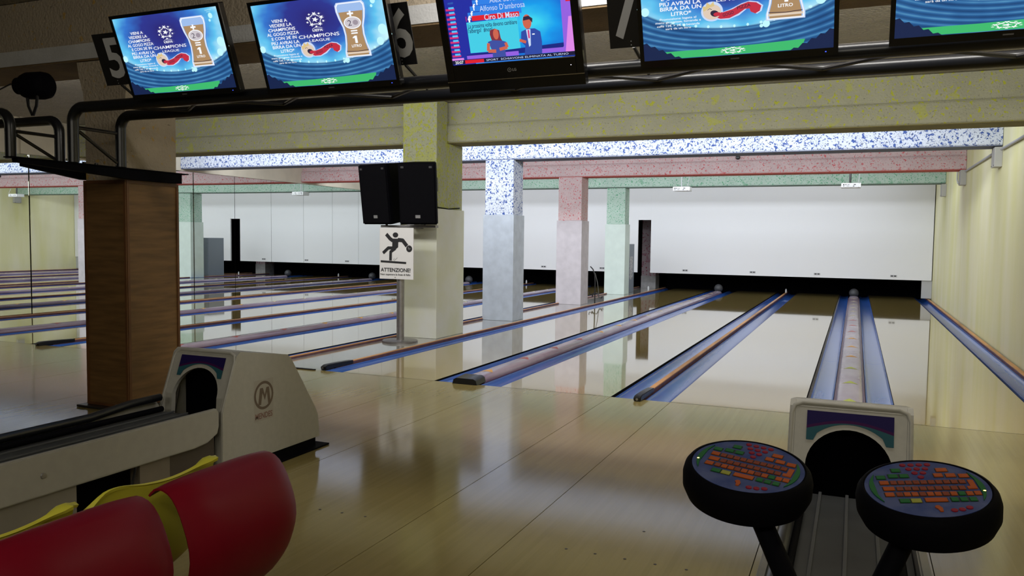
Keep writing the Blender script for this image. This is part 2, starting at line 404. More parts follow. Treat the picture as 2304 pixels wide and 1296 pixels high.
# ------------------------------------------------------------------ ceiling beams
def beam(y0, y1, m, under, label, zb=2.70, white=None):
    t = thing('ceiling_beam', label, 'beam', (-6.8, (y0+y1)/2, zb))
    x0, x1 = WALL_L+.035, WALL_R-.005
    b = nb()
    pr = [(y0+.05, CZ-.004), (y0+.05, 2.99), (y0+.045, 2.965), (y0+.018, 2.945), (y0, 2.92), (y0, zb+.02), (y0+.012, zb+.006), (y1-.012, zb+.006), (y1, zb+.02), (y1, 2.93), (y1-.05, 2.97), (y1-.05, CZ-.004)]
    prism(b, pr, 'x', x0, x1)
    obj('beam_body', b, m, t, True)
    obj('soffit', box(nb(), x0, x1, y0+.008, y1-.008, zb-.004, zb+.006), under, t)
    return t
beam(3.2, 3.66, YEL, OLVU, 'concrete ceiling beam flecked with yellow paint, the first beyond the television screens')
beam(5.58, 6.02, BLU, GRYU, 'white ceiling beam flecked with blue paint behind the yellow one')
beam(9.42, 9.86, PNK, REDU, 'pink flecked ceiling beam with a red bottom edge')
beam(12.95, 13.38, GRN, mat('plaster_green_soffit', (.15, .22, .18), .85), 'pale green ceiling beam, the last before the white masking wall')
t = thing('ceiling_beam', 'brown speckled ceiling beam with a pale lower band directly behind the television screens', 'beam', (-6.8, -2.0, 2.73))
b = nb(); prism(b, [(-2.25, CZ-.004), (-2.25, 2.865), (-1.76, 2.865), (-1.76, CZ-.004)], 'x', WALL_L+.035, WALL_R-.005); obj('beam_body', b, ORA, t)
b = nb(); prism(b, [(-2.28, 2.864), (-2.28, 2.745), (-1.74, 2.745), (-1.74, 2.864)], 'x', WALL_L+.035, WALL_R-.005); obj('lower_band', b, WHB, t)
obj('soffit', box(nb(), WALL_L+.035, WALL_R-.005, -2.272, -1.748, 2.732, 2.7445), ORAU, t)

# ------------------------------------------------------------------ columns
def column(xc0, xc1, y0, y1, m, cl, label, ud, top=2.695, ztop=1.78, d=.022, yu=None):
    t = thing('square_column', label, 'column', ((xc0+xc1)/2, (y0+y1)/2, 0))
    obj('shaft', box(nb(), xc0+d, xc1-d, y0+d, (yu or y1-d), ztop, top, .012), m, t)
    obj('cladding', box(nb(), xc0, xc1, y0, y1, .001, ztop, .006), cl, t)
    return t
tc = column(-7.225, -6.655, 2.85, 3.68, YELC, CLY, 'wide yellow flecked column with pale cladding behind the warning sign', 0, top=CZ-.004, yu=3.19)
b = box(nb(), -7.203, -6.677, 3.192, 3.655, 1.78, 2.695, .01); obj('shaft', b, YELC, tc)
b = nb(); tube(b, [(-6.95, 2.862, 1.79), (-6.8, 2.85, 1.795), (-6.665, 2.86, 1.80), (-6.66, 3.2, 1.785), (-6.665, 3.55, 1.81)], .007, 8); obj('cable', b, BLKM, tc)
tb = column(-7.225, -6.665, 5.55, 6.02, BLU, CLB, 'blue and white flecked column with pale blue cladding, second from the warning sign', 0, yu=5.995)
column(-7.29, -6.73, 9.38, 9.88, PNK, CLP, 'pink flecked column with whitish cladding beside the black metal stand', 0)
column(-7.29, -6.765, 13.0, 13.45, GRN, CLG, 'pale green column, farthest of the row down the walkway', 0)

# wood-clad pillar in front
t = thing('wood_pillar', 'square oak-clad pillar with orange flecked plaster top carrying the black truss brackets', 'column', (-6.82, -2.0, 0))
b = nb()
prism(b, [(-7.04, 1.80), (-6.61, 1.80), (-6.61, 2.38), (-6.595, 2.5), (-6.56, 2.62), (-6.545, 2.728), (-7.12, 2.728), (-7.10, 2.62), (-7.06, 2.5), (-7.04, 2.38)], 'y', -2.26, -1.76)
obj('plaster_shaft', b, ORA, t)
obj('cladding_core', box(nb(), -7.045, -6.605, -2.27, -1.75, .02, 1.80), WOODP, t)
for (x0, x1, z0, z1) in ((-7.05, -7.028, .021, 1.8), (-6.622, -6.6, .021, 1.8), (-7.028, -6.622, 1.775, 1.8), (-7.028, -6.622, .021, .04)):
    obj('edge_strip', box(nb(), x0, x1, -2.28, -2.2705, z0, z1), WOODE, t)
for (y0, y1, z0, z1) in ((-2.2695, -2.248, .021, 1.8), (-1.772, -1.75, .021, 1.8), (-2.248, -1.772, 1.775, 1.8), (-2.248, -1.772, .021, .04)):
    obj('edge_strip', box(nb(), -6.6045, -6.595, y0, y1, z0, z1), WOODE, t)
obj('base_plate', box(nb(), -7.10, -6.56, -2.34, -1.70, .001, .02, .004), BLK, t)

# ------------------------------------------------------------------ bowling lanes
JY = [.0, 3.62, 7.28, 10.94, 14.6, LY]
def gutter(xa, xb, par):
    n = 10; base = None
    for i in range(5):
        y0, y1 = JY[i]+(.002 if i else .002), JY[i+1]-.004
        b = nb(); prof = []
        for q in range(n+1):
            tt = pi*q/n; prof.append((xa+.004+(xb-xa-.008)*(1-cos(tt))/2, -.006-.050*sin(tt)**.8))
        inner = [(x, z) for x, z in prof]; outer = [(x, -.105) for x, z in prof]
        A = [[b.verts.new((x, yy, z)) for x, z in inner] for yy in (y0, y1)]
        Bq = [[b.verts.new((x, yy, z)) for x, z in outer] for yy in (y0, y1)]
        for q in range(n):
            b.faces.new((A[0][q], A[0][q+1], A[1][q+1], A[1][q]))
            b.faces.new((A[0][q], Bq[0][q], Bq[0][q+1], A[0][q+1])); b.faces.new((A[1][q], A[1][q+1], Bq[1][q+1], Bq[1][q]))
        b.faces.new((A[0][0], A[1][0], Bq[1][0], Bq[0][0])); b.faces.new((A[0][n], Bq[0][n], Bq[1][n], A[1][n]))
        bmesh.ops.recalc_face_normals(b, faces=b.faces)
        obj('gutter_section', b, GUT, par, True)
GWI = .226
def lane(x0, x1, label, gl=True, gr=True, gr_w=GWI, gl_w=GWI):
    t = thing('bowling_lane', label, 'bowling lane', ((x0+x1)/2, 0, 0))
    b = nb(); box(b, x0, x1, .004, LY, -.12, 0)
    b.normal_update()
    for f in b.faces:
        if abs(f.normal.z) < .5: f.material_index = 1
    obj('lane_surface', b, [LANE, BLKM], t)
    if gl: gutter(x0-gl_w, x0, t)
    if gr:
        gutter(x1+.030, x1+gr_w, t)
        obj('gutter_ledge', box(nb(), x1+.002, x1+.030, .004, LY, -.10, -.028), mat('ledge_grey', (.13, .12, .11), .5, noise=(20, .4)), t)
    return t
lane(D0, D1, 'maple bowling lane running along the pale yellow wall', gr_w=.24)
lane(C0, C1, 'maple bowling lane whose foul line ends beside the beige ball return hood, nearer the walkway')
lane(B0, B1, 'maple bowling lane between the orange-marked lilac cover and the small capped wood rail')
lane(A0, A1, 'maple bowling lane beside the column walkway, in front of the warning sign', gl_w=.235)
lane(l4l, l4r, 'reflective bowling lane just behind the column walkway, before the mirrors')
lane(l3l, l3r, 'second bowling lane beyond the column walkway towards the mirrors')
lane(l2l, l2r, 'bowling lane second from the mirrors')
lane(l1l, l1r, 'bowling lane directly along the mirror wall')

# divider rails
def rail(x, label, cap=True, wd=.045, y0=.10, side=True):
    t = thing('divider_rail', label, 'rail', (x, y0, 0))
    obj('rail_core', box(nb(), x-wd/2, x+wd/2, y0, LY-.15, -.10, .020), RAILS, t)
    obj('wood_top', box(nb(), x-wd/2-.001, x+wd/2+.001, y0, LY-.15, .0205, .032, .003), RAILW, t)
    if cap:
        b = nb(); prism(b, [(y0-.20, 0.001), (y0-.21, .032), (y0-.16, .050), (y0+.08, .047), (y0+.30, .038), (y0+.30, 0.001)], 'x', x-.033, x+.033, 0, .006)
        obj('end_cap', b, BLKG, t, True)
        lathe_b = lathe(nb(), (x, y0-.213, .022), (0, -1, 0), [(.011, 0), (.011, .004), (0, .005)], 12); obj('cap_screw', lathe_b, STEEL, t)
    return t
rail((C0+B1)/2, 'orange topped wood rail with a small black end cap, middle of the near lanes')
rail(-6.472+.014, 'orange topped wood rail edging the walkway in front of the warning sign', wd=.03, y0=.24)
rail(-7.23, 'thin orange topped wood rail on the far edge of the column walkway', cap=False, wd=.028, y0=0.01)
rail(.267, 'orange topped wood rail against the pale yellow wall', cap=False, wd=.05, y0=.01)
rail((l3l+l2r)/2, 'wood rail with black end cap seen just past the oak-clad pillar')
rail(l1l-.256, 'wood rail between the last lane and the mirrors', cap=False, wd=.05, y0=.01)

# ball return covers with arrow marks
def cover(x, label, cols, y0=.05, cap=True):
    t = thing('ball_return_cover', label, 'cover', (x, y0, 0)); hw = .128
    seg = [y0+.08, 3.62, 7.28, 10.94, 15.15]
    for i in range(4):
        ya, yb = seg[i]+.002, seg[i+1]-.002
        b = nb(); pr = []
        for q in range(13):
            a = pi*q/12; pr.append((x-cos(a)*.108, .014+.040*sin(a)**.75))
        pr += [(x+.108, .003), (x-.108, .003)]
        prism(b, pr, 'y', ya, yb); obj('cover_section', b, COVER, t, True)
    obj('cover_base', box(nb(), x-hw, x+hw, y0+.08, 15.15, -.10, .003), COVS, t)
    if cap:
        b = nb(); pr = [(x-.13, .001), (x-.118, .046), (x-.09, .062), (x+.09, .062), (x+.118, .046), (x+.13, .001)]
        vs0 = [b.verts.new((X, y0-.10, Z*.92)) for X, Z in pr]; vs1 = [b.verts.new((X, y0+.10, Z+.006)) for X, Z in pr]
        for i in range(5): b.faces.new((vs0[i], vs0[i+1], vs1[i+1], vs1[i]))
        b.faces.new((vs0[5], vs0[0], vs1[0], vs1[5])); b.faces.new(vs0[::-1]); b.faces.new(vs1)
        bmesh.ops.recalc_face_normals(b, faces=b.faces)
        obj('end_cap', b, BLKG, t, True)
    yy = .47; i = 0
    while yy < 14.6:
        c = cols[min(i, len(cols)-1)]
        b = nb(); N = 8; z = lambda u: .0142+.040*max(0, 1-(u/.108)**2)**.375+.0008
        top = [(-.07+.14*q/N) for q in range(N+1)]
        lo = [b.verts.new((x+u, yy-.03, z(u))) for u in top]; hi = [b.verts.new((x+u, yy-.03+.002+.14*(1-abs(u)/.07), z(u))) for u in top]
        for q in range(N): b.faces.new((lo[q], lo[q+1], hi[q+1], hi[q]))
        obj('arrow_mark', b, c, t); yy += .97; i += 1
    b = nb(); bmesh.ops.create_uvsphere(b, u_segments=20, v_segments=12, radius=.115, matrix=Matrix.Translation((x, 15.32, .115)))  # dark dome of the ball lift housing
    tag(obj('ball', b, DGREY, None, True), None)
    return t
PALE = mat('arrow_pale', (.62, .55, .30), .4)
balls_before = set(bpy.data.objects)
def cover_ball(cv_label, b_label, x, cols, **kw):
    n0 = set(o.name for o in bpy.data.objects)
    cover(x, cv_label, cols, **kw)
    for o in bpy.data.objects:
        if o.name not in n0 and o.name.startswith('ball') and o.type == 'MESH' and o.parent is None:
            tag(o, b_label, 'bowling ball', 'dark balls at the far ends of the return covers'); o.name = 'bowling_ball'
cover_ball('lilac ball return cover with green, orange and red arrows behind the beige hood', 'dark rounded ball lift housing at the far end of the green-arrowed cover', (D0+C1)/2, [GRNA]*3+[ORG]*3+[RED_]*3+[PALE]*6, y0=-.3, cap=False)
cover_ball('lilac ball return cover with black end cap and orange and red arrows', 'dark rounded ball lift housing at the far end of the black-capped near cover', (B0+A1)/2, [ORG, RED_, RED_, RED_, ORG, ORG, ORG]+[PALE]*8)
cover_ball('purple ball return cover with yellow marks running just beyond the column walkway', 'dark rounded ball lift housing ending the cover beyond the column walkway', (l4l+l3r)/2, [RED_, RED_, RED_, ORG, ORG, ORG]+[PALE]*8)
cover_ball('purple ball return cover with yellow marks, the one nearer the mirrors', 'dark rounded ball lift housing ending the cover nearest the mirrors', (l2l+l1r)/2, [RED_, RED_, RED_, ORG, ORG, ORG]+[PALE]*8)
for (x, yk, l) in ((-3.09, 15.85, 'small white peg at the far end of the middle wood rail'), (-6.72, 15.42, 'small white peg at the far end of the column walkway'), ((l3l+l2r)/2, 15.85, 'small white peg at the far end of the rail nearer the mirrors')):
    z0 = .032 if x != -6.72 else 0
    tag(obj('white_peg', lathe(nb(), (x, yk, z0), (0, 0, 1), [(.02, 0), (.024, .05), (.016, .09), (.0, .11)], 12), WHITEP, None, True), l, 'peg')

# ------------------------------------------------------------------ walkway things
t = thing('grey_cabinet', 'narrow grey metal cabinet standing behind the pale green column', 'cabinet', (-7.06, 14.0, 0))
obj('body', box(nb(), -7.205, -6.855, 13.72, 14.30, .001, 1.28, .008), mat('cabinet_grey', (.20, .23, .27), .55), t)
obj('door', box(nb(), -7.19, -6.875, 13.705, 13.719, .05, 1.25, .003), mat('cabinet_door', (.22, .25, .30), .5), t)
obj('side_label', box(nb(), -6.8545, -6.85, 13.85, 14.15, .35, .95), mat('paper', (.6, .6, .62), .6, noise=(25, .7)), t)
t = thing('metal_stand', 'thin black metal stand with curved hooks beside the pink column', 'stand', (-6.60, 9.98, 0))
b = nb(); tube(b, [(-6.60, 9.98, 0.001), (-6.60, 9.98, .42), (-6.61, 9.99, .62), (-6.66, 10.0, .74), (-6.72, 10.0, .80)], .013, 10); obj('post', b, BLK, t, True)
b = nb(); tube(b, [(-6.53, 10.05, .18), (-6.56, 10.03, .45), (-6.61, 10.0, .66)], .008, 8); obj('hose', b, mat('hose_grey', (.12, .12, .11), .5), t, True)
for s, e in (((-6.72, 9.98, .2), 1), ((-6.60, 9.80, .16), 1)):
    b = nb(); tube(b, [(-6.60, 9.98, .24), ((-6.60+s[0])/2, (9.98+s[1])/2, .2), s, (s[0]*1.0, s[1]-.03, s[2]+.05)], .010, 8); obj('hook', b, BLK, t, True)
b = nb(); tube(b, [(-6.60, 9.98, .22), (-6.55, 9.98, .23), (-6.50, 9.98, .13), (-6.455, 9.98, .12), (-6.43, 9.98, .16)], .011, 8); obj('hook', b, BLK, t, True)

# warning sign
t = thing('warning_sign', 'white warning sign with slipping bowler pictogram on a grey steel post', 'sign', (-6.93, 2.34, 0))
obj('base', lathe(nb(), (-6.93, 2.36, .001), (0, 0, 1), [(.235, 0), (.235, .02), (.225, .028), (0, .03)], 48), STEEL, t, True)
obj('post', lathe(nb(), (-6.925, 2.36, .031), (0, 0, 1), [(.05, 0), (.05, 1.48), (0, 1.48)], 24), STEEL, t, True)
sp = obj('sign_board', box(nb(), -7.20, -6.69, 2.282, 2.296, .835, 1.508, .003), mat('sign_white', (.86, .86, .88), .5), t)
obj('sign_bracket', box(nb(), -6.97, -6.88, 2.2965, 2.309, .95, 1.4), STEEL, t)
cv = Canvas((-7.20, 2.2815, 1.508), (1, 0, 0), (0, 0, 1), .0002, .0)
K = INK('sign_black', (.015, .015, .02)); K2 = INK('sign_grey', (.35, .35, .35)); KW = INK('sign_white2', (.6, .6, .62))
SU = lambda x: (x-228)/196*.51; SV = lambda y: -(y-457)/312*.673
cv.ell(SU(321), SV(501), .042, .034, K)
def cap(pts, wpx, m=K):
    wd = wpx/196*.51; P_ = [(SU(a), SV(b)) for a, b in pts]; cv.stroke(P_, wd, m)
    for p in P_[1:-1]: cv.ell(p[0], p[1], wd/2, wd/2, m, 12)
cap([(267, 496), (290, 524), (306, 536)], 19)
cv.poly([(SU(x), SV(y)) for x, y in ((300, 523), (352, 523), (358, 536), (338, 545), (337, 575), (322, 588), (302, 585), (303, 545))], K)
cap([(335, 530), (363, 533), (388, 567)], 20)
cv.ell(SU(401), SV(583), .044, .044, K, 24); cv.stroke([(SU(396), SV(572)), (SU(398), SV(585)), (SU(408), SV(582))], .004, KW)
cap([(325, 580), (280, 580), (249, 612)], 16); cap([(320, 583), (294, 603), (293, 656)], 15)
cap([(236, 662), (384, 669)], 10)
cv.stroke([(SU(310), SV(655)), (SU(316), SV(640))], .003, K); cv.stroke([(SU(314), SV(657)), (SU(334), SV(638))], .003, K)
cv.text('ATTENZIONE!', SU(323), SV(713), .05, K, .015, .45)
cv.text('Non superare la linea di fallo', SU(322), SV(742), .024, K, .01, .455)
cv.ell(SU(321), SV(758), .006, .006, K)
cv.build('sign_print', sp)

# PA speakers on a crossbar
t = thing('speaker_mount', 'flat steel crossbar fixed to the yellow column above the warning sign', 'bracket', (-6.93, 2.6, 1.53))
obj('crossbar', box(nb(), -7.34, -6.50, 2.53, 2.61, 1.515, 1.545, .003), STEEL, t)
obj('wall_arm', box(nb(), -6.98, -6.86, 2.6105, 2.849, 1.50, 1.56, .003), STEEL, t)
for x in (-7.27, -6.68): obj('pin', lathe(nb(), (x, 2.57, 1.545), (0, 0, 1), [(.017, 0), (.017, .033)], 12), STEEL, t)
def pa(cx, cyy, z, rotz, label, hand):
    t = thing('loudspeaker', label, 'loudspeaker', (cx, cyy, z), 'pair of black loudspeakers')
    M = Matrix.Translation((cx, cyy, z)) @ Matrix.Rotation(rotz, 4, 'Z') @ Matrix.Rotation(radians(7.5), 4, 'X')
    H = .80
    def mk(bm, name, mt, par=t, sm=False):
        bmesh.ops.transform(bm, matrix=M, verts=bm.verts); return obj(name, bm, mt, par, sm)
    b = nb(); pr = [(-.25, -.19), (.25, -.19), (.25, -.13), (.15, .21), (-.15, .21), (-.25, -.13)]
    prism(b, pr, 'z', .0, H, 0, .012); c = mk(b, 'cabinet', BLKM)
    b = box(nb(), -.235, .235, -.205, -.1905, .02, H-.02, .006); g = mk(b, 'grille', mat('grille_black', (.003, .003, .005), .8, spec=.1, bump=(220, .6)))
    b = box(nb(), -.03, .035, -.2105, -.2055, .085, .125); mk(b, 'badge', mat('badge_grey', (.28, .28, .29), .4), g)
    for sx in (-.19, .19): mk(box(nb(), sx-.02, sx+.02, -.2095, -.2055, H-.07, H-.045), 'grille_clip', DGREY, g)
    if hand:
        d = Vector((-.10, .34)).normalized()
        Mh = Matrix.Translation((.203, .03, .50)) @ Matrix.Rotation(math.atan2(.34, -.10), 4, 'Z')
        b = nb(); box(b, -.05, .05, -.010, -.0025, -.085, .10, .004); bmesh.ops.transform(b, matrix=Mh, verts=b.verts); hp = mk(b, 'handle_plate', DGREY)
        b = nb()
        for (u0, u1, v0, v1) in ((-.043, -.035, -.075, .09), (.035, .043, -.075, .09), (-.035, .035, .082, .09), (-.035, .035, -.075, -.067), (-.035, .035, -.008, .0)): box(b, u0, u1, -.014, -.0105, v0, v1)
        bmesh.ops.transform(b, matrix=Mh, verts=b.verts); mk(b, 'handle_rim', mat('rim_grey', (.25, .25, .26), .4), hp)
    return t
pa(-7.33, 2.66, 1.578, radians(-10), 'black loudspeaker on the crossbar, the one farther from the yellow column shaft', False)
pa(-6.72, 2.58, 1.578, radians(12), 'black loudspeaker with side handle plate on the crossbar against the yellow column', True)

# ------------------------------------------------------------------ ceiling projectors
def projector(x, y, z, label, thick):
    t = thing('ceiling_projector', label, 'projector', (x, y, z))
    obj('body', box(nb(), x-.19, x+.19, y-.14, y+.14, z, z+.095, .012), WHITEP, t)
    p = obj('rear_panel', box(nb(), x-.17, x+.17, y-.1435, y-.1405, z+.012, z+.083), mat('projector_rear', (.6, .6, .6), .5), t)
    for (u, v, a, c) in ((-.14, .06, .018, .02), (-.10, .06, .012, .015), (-.05, .06, .03, .008), (.07, .06, .03, .015), (-.14, .03, .01, .012), (-.06, .03, .035, .006), (.05, .028, .02, .012)):
        obj('port', box(nb(), x+u-a/2-.005, x+u+a/2+.005, y-.1455, y-.1437, z+v-c/2, z+v+c/2), BLK, p)
    obj('pole', lathe(nb(), (x-.02, y, z+.1), (0, 0, 1), [(.012+thick, 0), (.012+thick, CZ-z-.105)], 12), BLK if thick else GREY, t, True)
    b = nb(); tube(b, [(x+.15, y-.05, CZ-.01), (x+.16, y-.05, z+.3), (x+.14, y-.15, z+.12), (x+.2, y-.12, z+.03), (x+.12, y-.15, z+.0)], .006, 6); obj('cable', b, GREY, t, True)
projector(-5.06, 11.5, 2.50, 'white ceiling projector with thin pole hanging over the capped cover', 0)
projector(-1.55, 11.5, 2.53, 'white ceiling projector with thick black pole hanging over the green-arrowed cover', .01)
projector(-12.4, 11.5, 2.50, 'white ceiling projector hanging near the mirrors', 0)
tag(obj('dome_camera', lathe(nb(), (-3.59, 9.465, 3.02), (0, -1, 0), [(.045, 0), (.045, .02), (.03, .05), (0, .06)], 16), BLK, None, True), 'small black round camera on the pink beam', 'camera')

# yellow wall: conduit and boxes
t = thing('conduit_run', 'grey conduit pipe with junction boxes high on the pale yellow wall', 'conduit', (.3, 8, 2.6))
b = nb(); tube(b, [(.305, 3.68, 2.62), (.305, 5.5, 2.64)], .018, 10); obj('pipe', b, GREY, t, True)
b = nb(); tube(b, [(.305, 5.92, 2.655), (.305, 9.3, 2.66)], .018, 10); obj('pipe', b, GREY, t, True)
b = nb(); tube(b, [(.305, 9.7, 2.55), (.305, 10.4, 2.53), (.305, 10.55, 2.6), (.305, 10.6, 3.2)], .016, 10); obj('pipe', b, GREY, t, True)
for (y, z) in ((5.7, 2.56), (9.5, 2.57), (12.9, 2.55)):
    jb = obj('junction_box', box(nb(), .235, .329, y-.13, y+.13, z-.14, z+.12, .006), mat('box_grey', (.48, .47, .44), .55), t)
    for dy in (-.1, .1): obj('screw', lathe(nb(), (.235, y+dy, z-.12), (-1, 0, 0), [(.008, 0), (.008, .004), (0, .004)], 8), DGREY, jb)

# ------------------------------------------------------------------ trusses
def bend_pts(xf, xe, y, zc, zb, r, sgn):
    """horizontal run from xe to xf at height zc then down to zb"""
    P = [(xe, y, zc), (xf-sgn*r, y, zc)]
    for q in range(1, 9):
        a = pi/2*q/8; P.append((xf-sgn*r+sgn*r*sin(a), y, zc-r+r*cos(a)))
    P.append((xf, y, zb)); return P
def truss(xf, xe, sgn, label, zfoot):
    t = thing('truss', label, 'truss', (xf, -2.6, zfoot))
    for y in (-2.80, -2.40):
        b = nb(); tube(b, bend_pts(xf, xe, y, 2.262, zfoot, .10, sgn), .038, 16); obj('chord', b, BLKG, t, True)
    L = abs(xe-xf); n = int(L/.42)
    for i in range(n):
        xa = xf-sgn*(.28+i*.42); xb = xa-sgn*.42
        ya, yb = (-2.762, -2.438) if i % 2 == 0 else (-2.438, -2.762)
        if min(xa, xb) < min(xf, xe)+.02 or max(xa, xb) > max(xf, xe): continue
        b = nb(); tube(b, [(xa, ya, 2.262), (xb, yb, 2.262)], .011, 8); obj('lattice_bar', b, BLK, t, True)
    b = nb(); tube(b, [(xf, -2.762, 2.13), (xf, -2.438, 2.13)], .013, 8); obj('lattice_bar', b, BLK, t, True)
    b = nb(); tube(b, [(xf, -2.762, 2.11), (xf, -2.438, zfoot+.03)], .013, 8); obj('lattice_bar', b, BLK, t, True)
    return t
truss(-6.50, .26, -1, 'black tubular truss carrying the row of television screens', 1.884)
truss(-7.15, -13.9, 1, 'black tubular truss with the spotlight, running off beyond the oak-clad pillar', 1.924)
def bracket(x, y0, y1, zt, za, zb, label):
    t = thing('pillar_bracket', label, 'bracket', (x, -2.0, zt-.1))
    b = nb(); prism(b, [(y0, zt-.008), (y0, za), (-2.25, zb), (y1, zb), (y1, zt-.008)], 'x', x-.028, x+.028); obj('web', b, BLKM, t)
    obj('flange', box(nb(), x-.042, x+.042, y0-.05, y1+.06, zt-.008, zt), BLKM, t)
    for y in (-2.68, -2.58): obj('bolt', lathe(nb(), (x, y, zt), (0, 0, 1), [(.012, 0), (.012, .014), (0, .016)], 8), BLK, t)
bracket(-6.545, -3.2, -1.79, 1.884, 1.85, 1.80, 'black steel bracket on the lane side of the oak-clad pillar')
bracket(-7.10, -2.75, -1.72, 1.924, 1.875, 1.81, 'black steel bracket behind the oak-clad pillar, on its far side')

# spotlight on the far truss
t = thing('spotlight', 'black cylindrical spotlight standing on the truss before the oak-clad pillar', 'spotlight', (-7.44, -2.42, 2.30))
b = nb(); lathe(b, (-7.585, -2.42, 2.545), (1, .25, 0), [(.0, 0), (.065, .0), (.068, .04), (.09, .06), (.105, .10), (.108, .22), (.10, .26), (.08, .28), (0, .285)], 28)
obj('housing', b, BLKM, t, True)
for s in (-1, 1):
    b = nb(); tube(b, [(-7.42, -2.42+s*.004, 2.31), (-7.42+s*.045, -2.42, 2.38), (-7.42+s*.06, -2.42, 2.47)], .012, 8); obj('yoke_arm', b, BLK, t, True)
b = nb(); tube(b, [(-7.62, -2.45, 2.56), (-7.72, -2.5, 2.50), (-7.9, -2.5, 2.48), (-8.1, -2.45, 2.56)], .006, 6); obj('cable', b, BLK, t, True)
tag(obj('wall_switch_box', box(nb(), -9.18, -9.02, -1.739, -1.72, 2.78, 2.84), WHITEP), 'small white box on the ceiling beam above the spotlight', 'box')

# ------------------------------------------------------------------ televisions
TL = radians(21)
EU = Vector((1, 0, 0)); EV = Vector((0, -sin(TL), cos(TL))); EN = EU.cross(EV)
WT = E('white', (.95, .97, 1.0), 1.0); WT2 = E('halo', (.62, .74, 1.0), .95)
def screen_mat(kind):
    mm = bpy.data.materials.new('screen_'+kind); mm.use_nodes = True; nt = mm.node_tree; N = nt.nodes; L = nt.links
    b = N['Principled BSDF']; b.inputs['Base Color'].default_value = (0, 0, 0, 1); b.inputs['Roughness'].default_value = .3
    uv = N.new('ShaderNodeUVMap'); sp = N.new('ShaderNodeSeparateXYZ'); L.new(uv.outputs[0], sp.inputs[0])
    def M(op, a, b_=None, c=None):
        n = N.new('ShaderNodeMath'); n.operation = op
        for i, v in enumerate((a, b_, c)):
            if v is None: continue
            if isinstance(v, (int, float)): n.inputs[i].default_value = v
            else: L.new(v, n.inputs[i])
        return n.outputs[0]
    U, V = sp.outputs['X'], sp.outputs['Y']
    def rad(cu, cv_, a, b_): return M('SQRT', M('ADD', M('POWER', M('DIVIDE', M('SUBTRACT', U, cu), a), 2.0), M('POWER', M('DIVIDE', M('SUBTRACT', V, cv_), b_), 2.0)))
    def ramp(f, st):
        r = N.new('ShaderNodeValToRGB'); cr = r.color_ramp
        while len(cr.elements) < len(st): cr.elements.new(.5)
        for e, (p, c) in zip(cr.elements, st): e.position = p; e.color = (*c, 1)
        L.new(f, r.inputs['Fac']); return r.outputs['Color']
    def mix(f, A, B):
        n = N.new('ShaderNodeMix'); n.data_type = 'RGBA'; L.new(f, n.inputs['Factor']); L.new(A, n.inputs['A']); L.new(B, n.inputs['B']); return n.outputs['Result']
    nz = N.new('ShaderNodeTexNoise'); nz.inputs['Scale'].default_value = 5; L.new(uv.outputs[0], nz.inputs['Vector'])
    if kind == 'stadium':
        e = rad(.5, .74, .60, .48)
        sky = ramp(M('ADD', rad(.46, .78, .62, .62), M('MULTIPLY', M('SUBTRACT', nz.outputs['Fac'], .5), .35)), [(0, (.028, .022, .17)), (.36, (.03, .04, .28)), (.58, (.04, .18, .62)), (.78, (.12, .55, .88)), (1, (.60, .92, 1.0))])
        band = M('SINE', M('MULTIPLY', e, 62.0))
        st = ramp(M('ADD', M('MULTIPLY', band, .20), M('ADD', M('MULTIPLY', nz.outputs['Fac'], .5), .15)), [(0, (.006, .03, .12)), (.5, (.03, .14, .36)), (.85, (.16, .48, .72)), (1, (.45, .8, .9))])
        f = ramp(e, [(.995, (0, 0, 0)), (1.0, (1, 1, 1))])
        out = mix(f, sky, st)
        # the ramp clamps at 1, so scale e down first
        N.remove(f.node); f = ramp(M('MULTIPLY', e, .5), [(.49, (0, 0, 0)), (.505, (1, 1, 1))]); out = mix(f, sky, st)
    else:
        out = ramp(M('ADD', rad(.68, .52, .5, .75), M('MULTIPLY', M('SUBTRACT', nz.outputs['Fac'], .5), .3)), [(0, (.06, .75, .9)), (.35, (.01, .35, .85)), (.7, (.01, .10, .62)), (1, (.02, .03, .36))])
    L.new(out, b.inputs['Emission Color']); b.inputs['Emission Strength'].default_value = 1.0
    MATS['screen_'+kind] = mm
    return mm
SM1 = screen_mat('stadium'); SM2 = screen_mat('studio')
def pane(name, O3, w_, h_, m, par, d):
    me = bpy.data.meshes.new(name); off = wloc(par)
    P = [O3+EU*a+EV*b+EN*d-off for a, b in ((0, 0), (w_, 0), (w_, h_), (0, h_))]
    me.from_pydata([tuple(p) for p in P], [], [(0, 1, 2, 3)]); uv = me.uv_layers.new(name='UVMap')
    for i, c in enumerate(((0, 0), (1, 0), (1, 1), (0, 1))): uv.data[i].uv = c
    me.materials.append(m); o = bpy.data.objects.new(name, me); COL.objects.link(o); o.parent = par; return o
def rbox(O3, u0, u1, v0, v1, d0, d1, bev=0):
    b = nb(); box(b, u0, u1, v0, v1, d0, d1, bev)
    M = Matrix.Identity(4)
    for i in range(3): M[i][0] = EU[i]; M[i][1] = EV[i]; M[i][2] = EN[i]; M[i][3] = O3[i]
    bmesh.ops.transform(b, matrix=M, verts=b.verts); return b
EM = lambda n, c, k=1.0: E(n, c, k)
GOLD = EM('beer', (.42, .26, .13), 1); FOAM = EM('foam', (.35, .52, .85), 1); GRS = EM('grass', (.05, .50, .16), 1); CYN = EM('flood', (.55, .95, 1.0), 1)
DKB = EM('dark_blue', (.008, .018, .07), 1); REDL = EM('logo_red', (.55, .03, .06), 1); SKIN = EM('cream', (.75, .60, .48), 1); INKD = EM('outline', (.03, .02, .05), 1); GLASSL = EM('glass_line', (.75, .62, .5), 1)
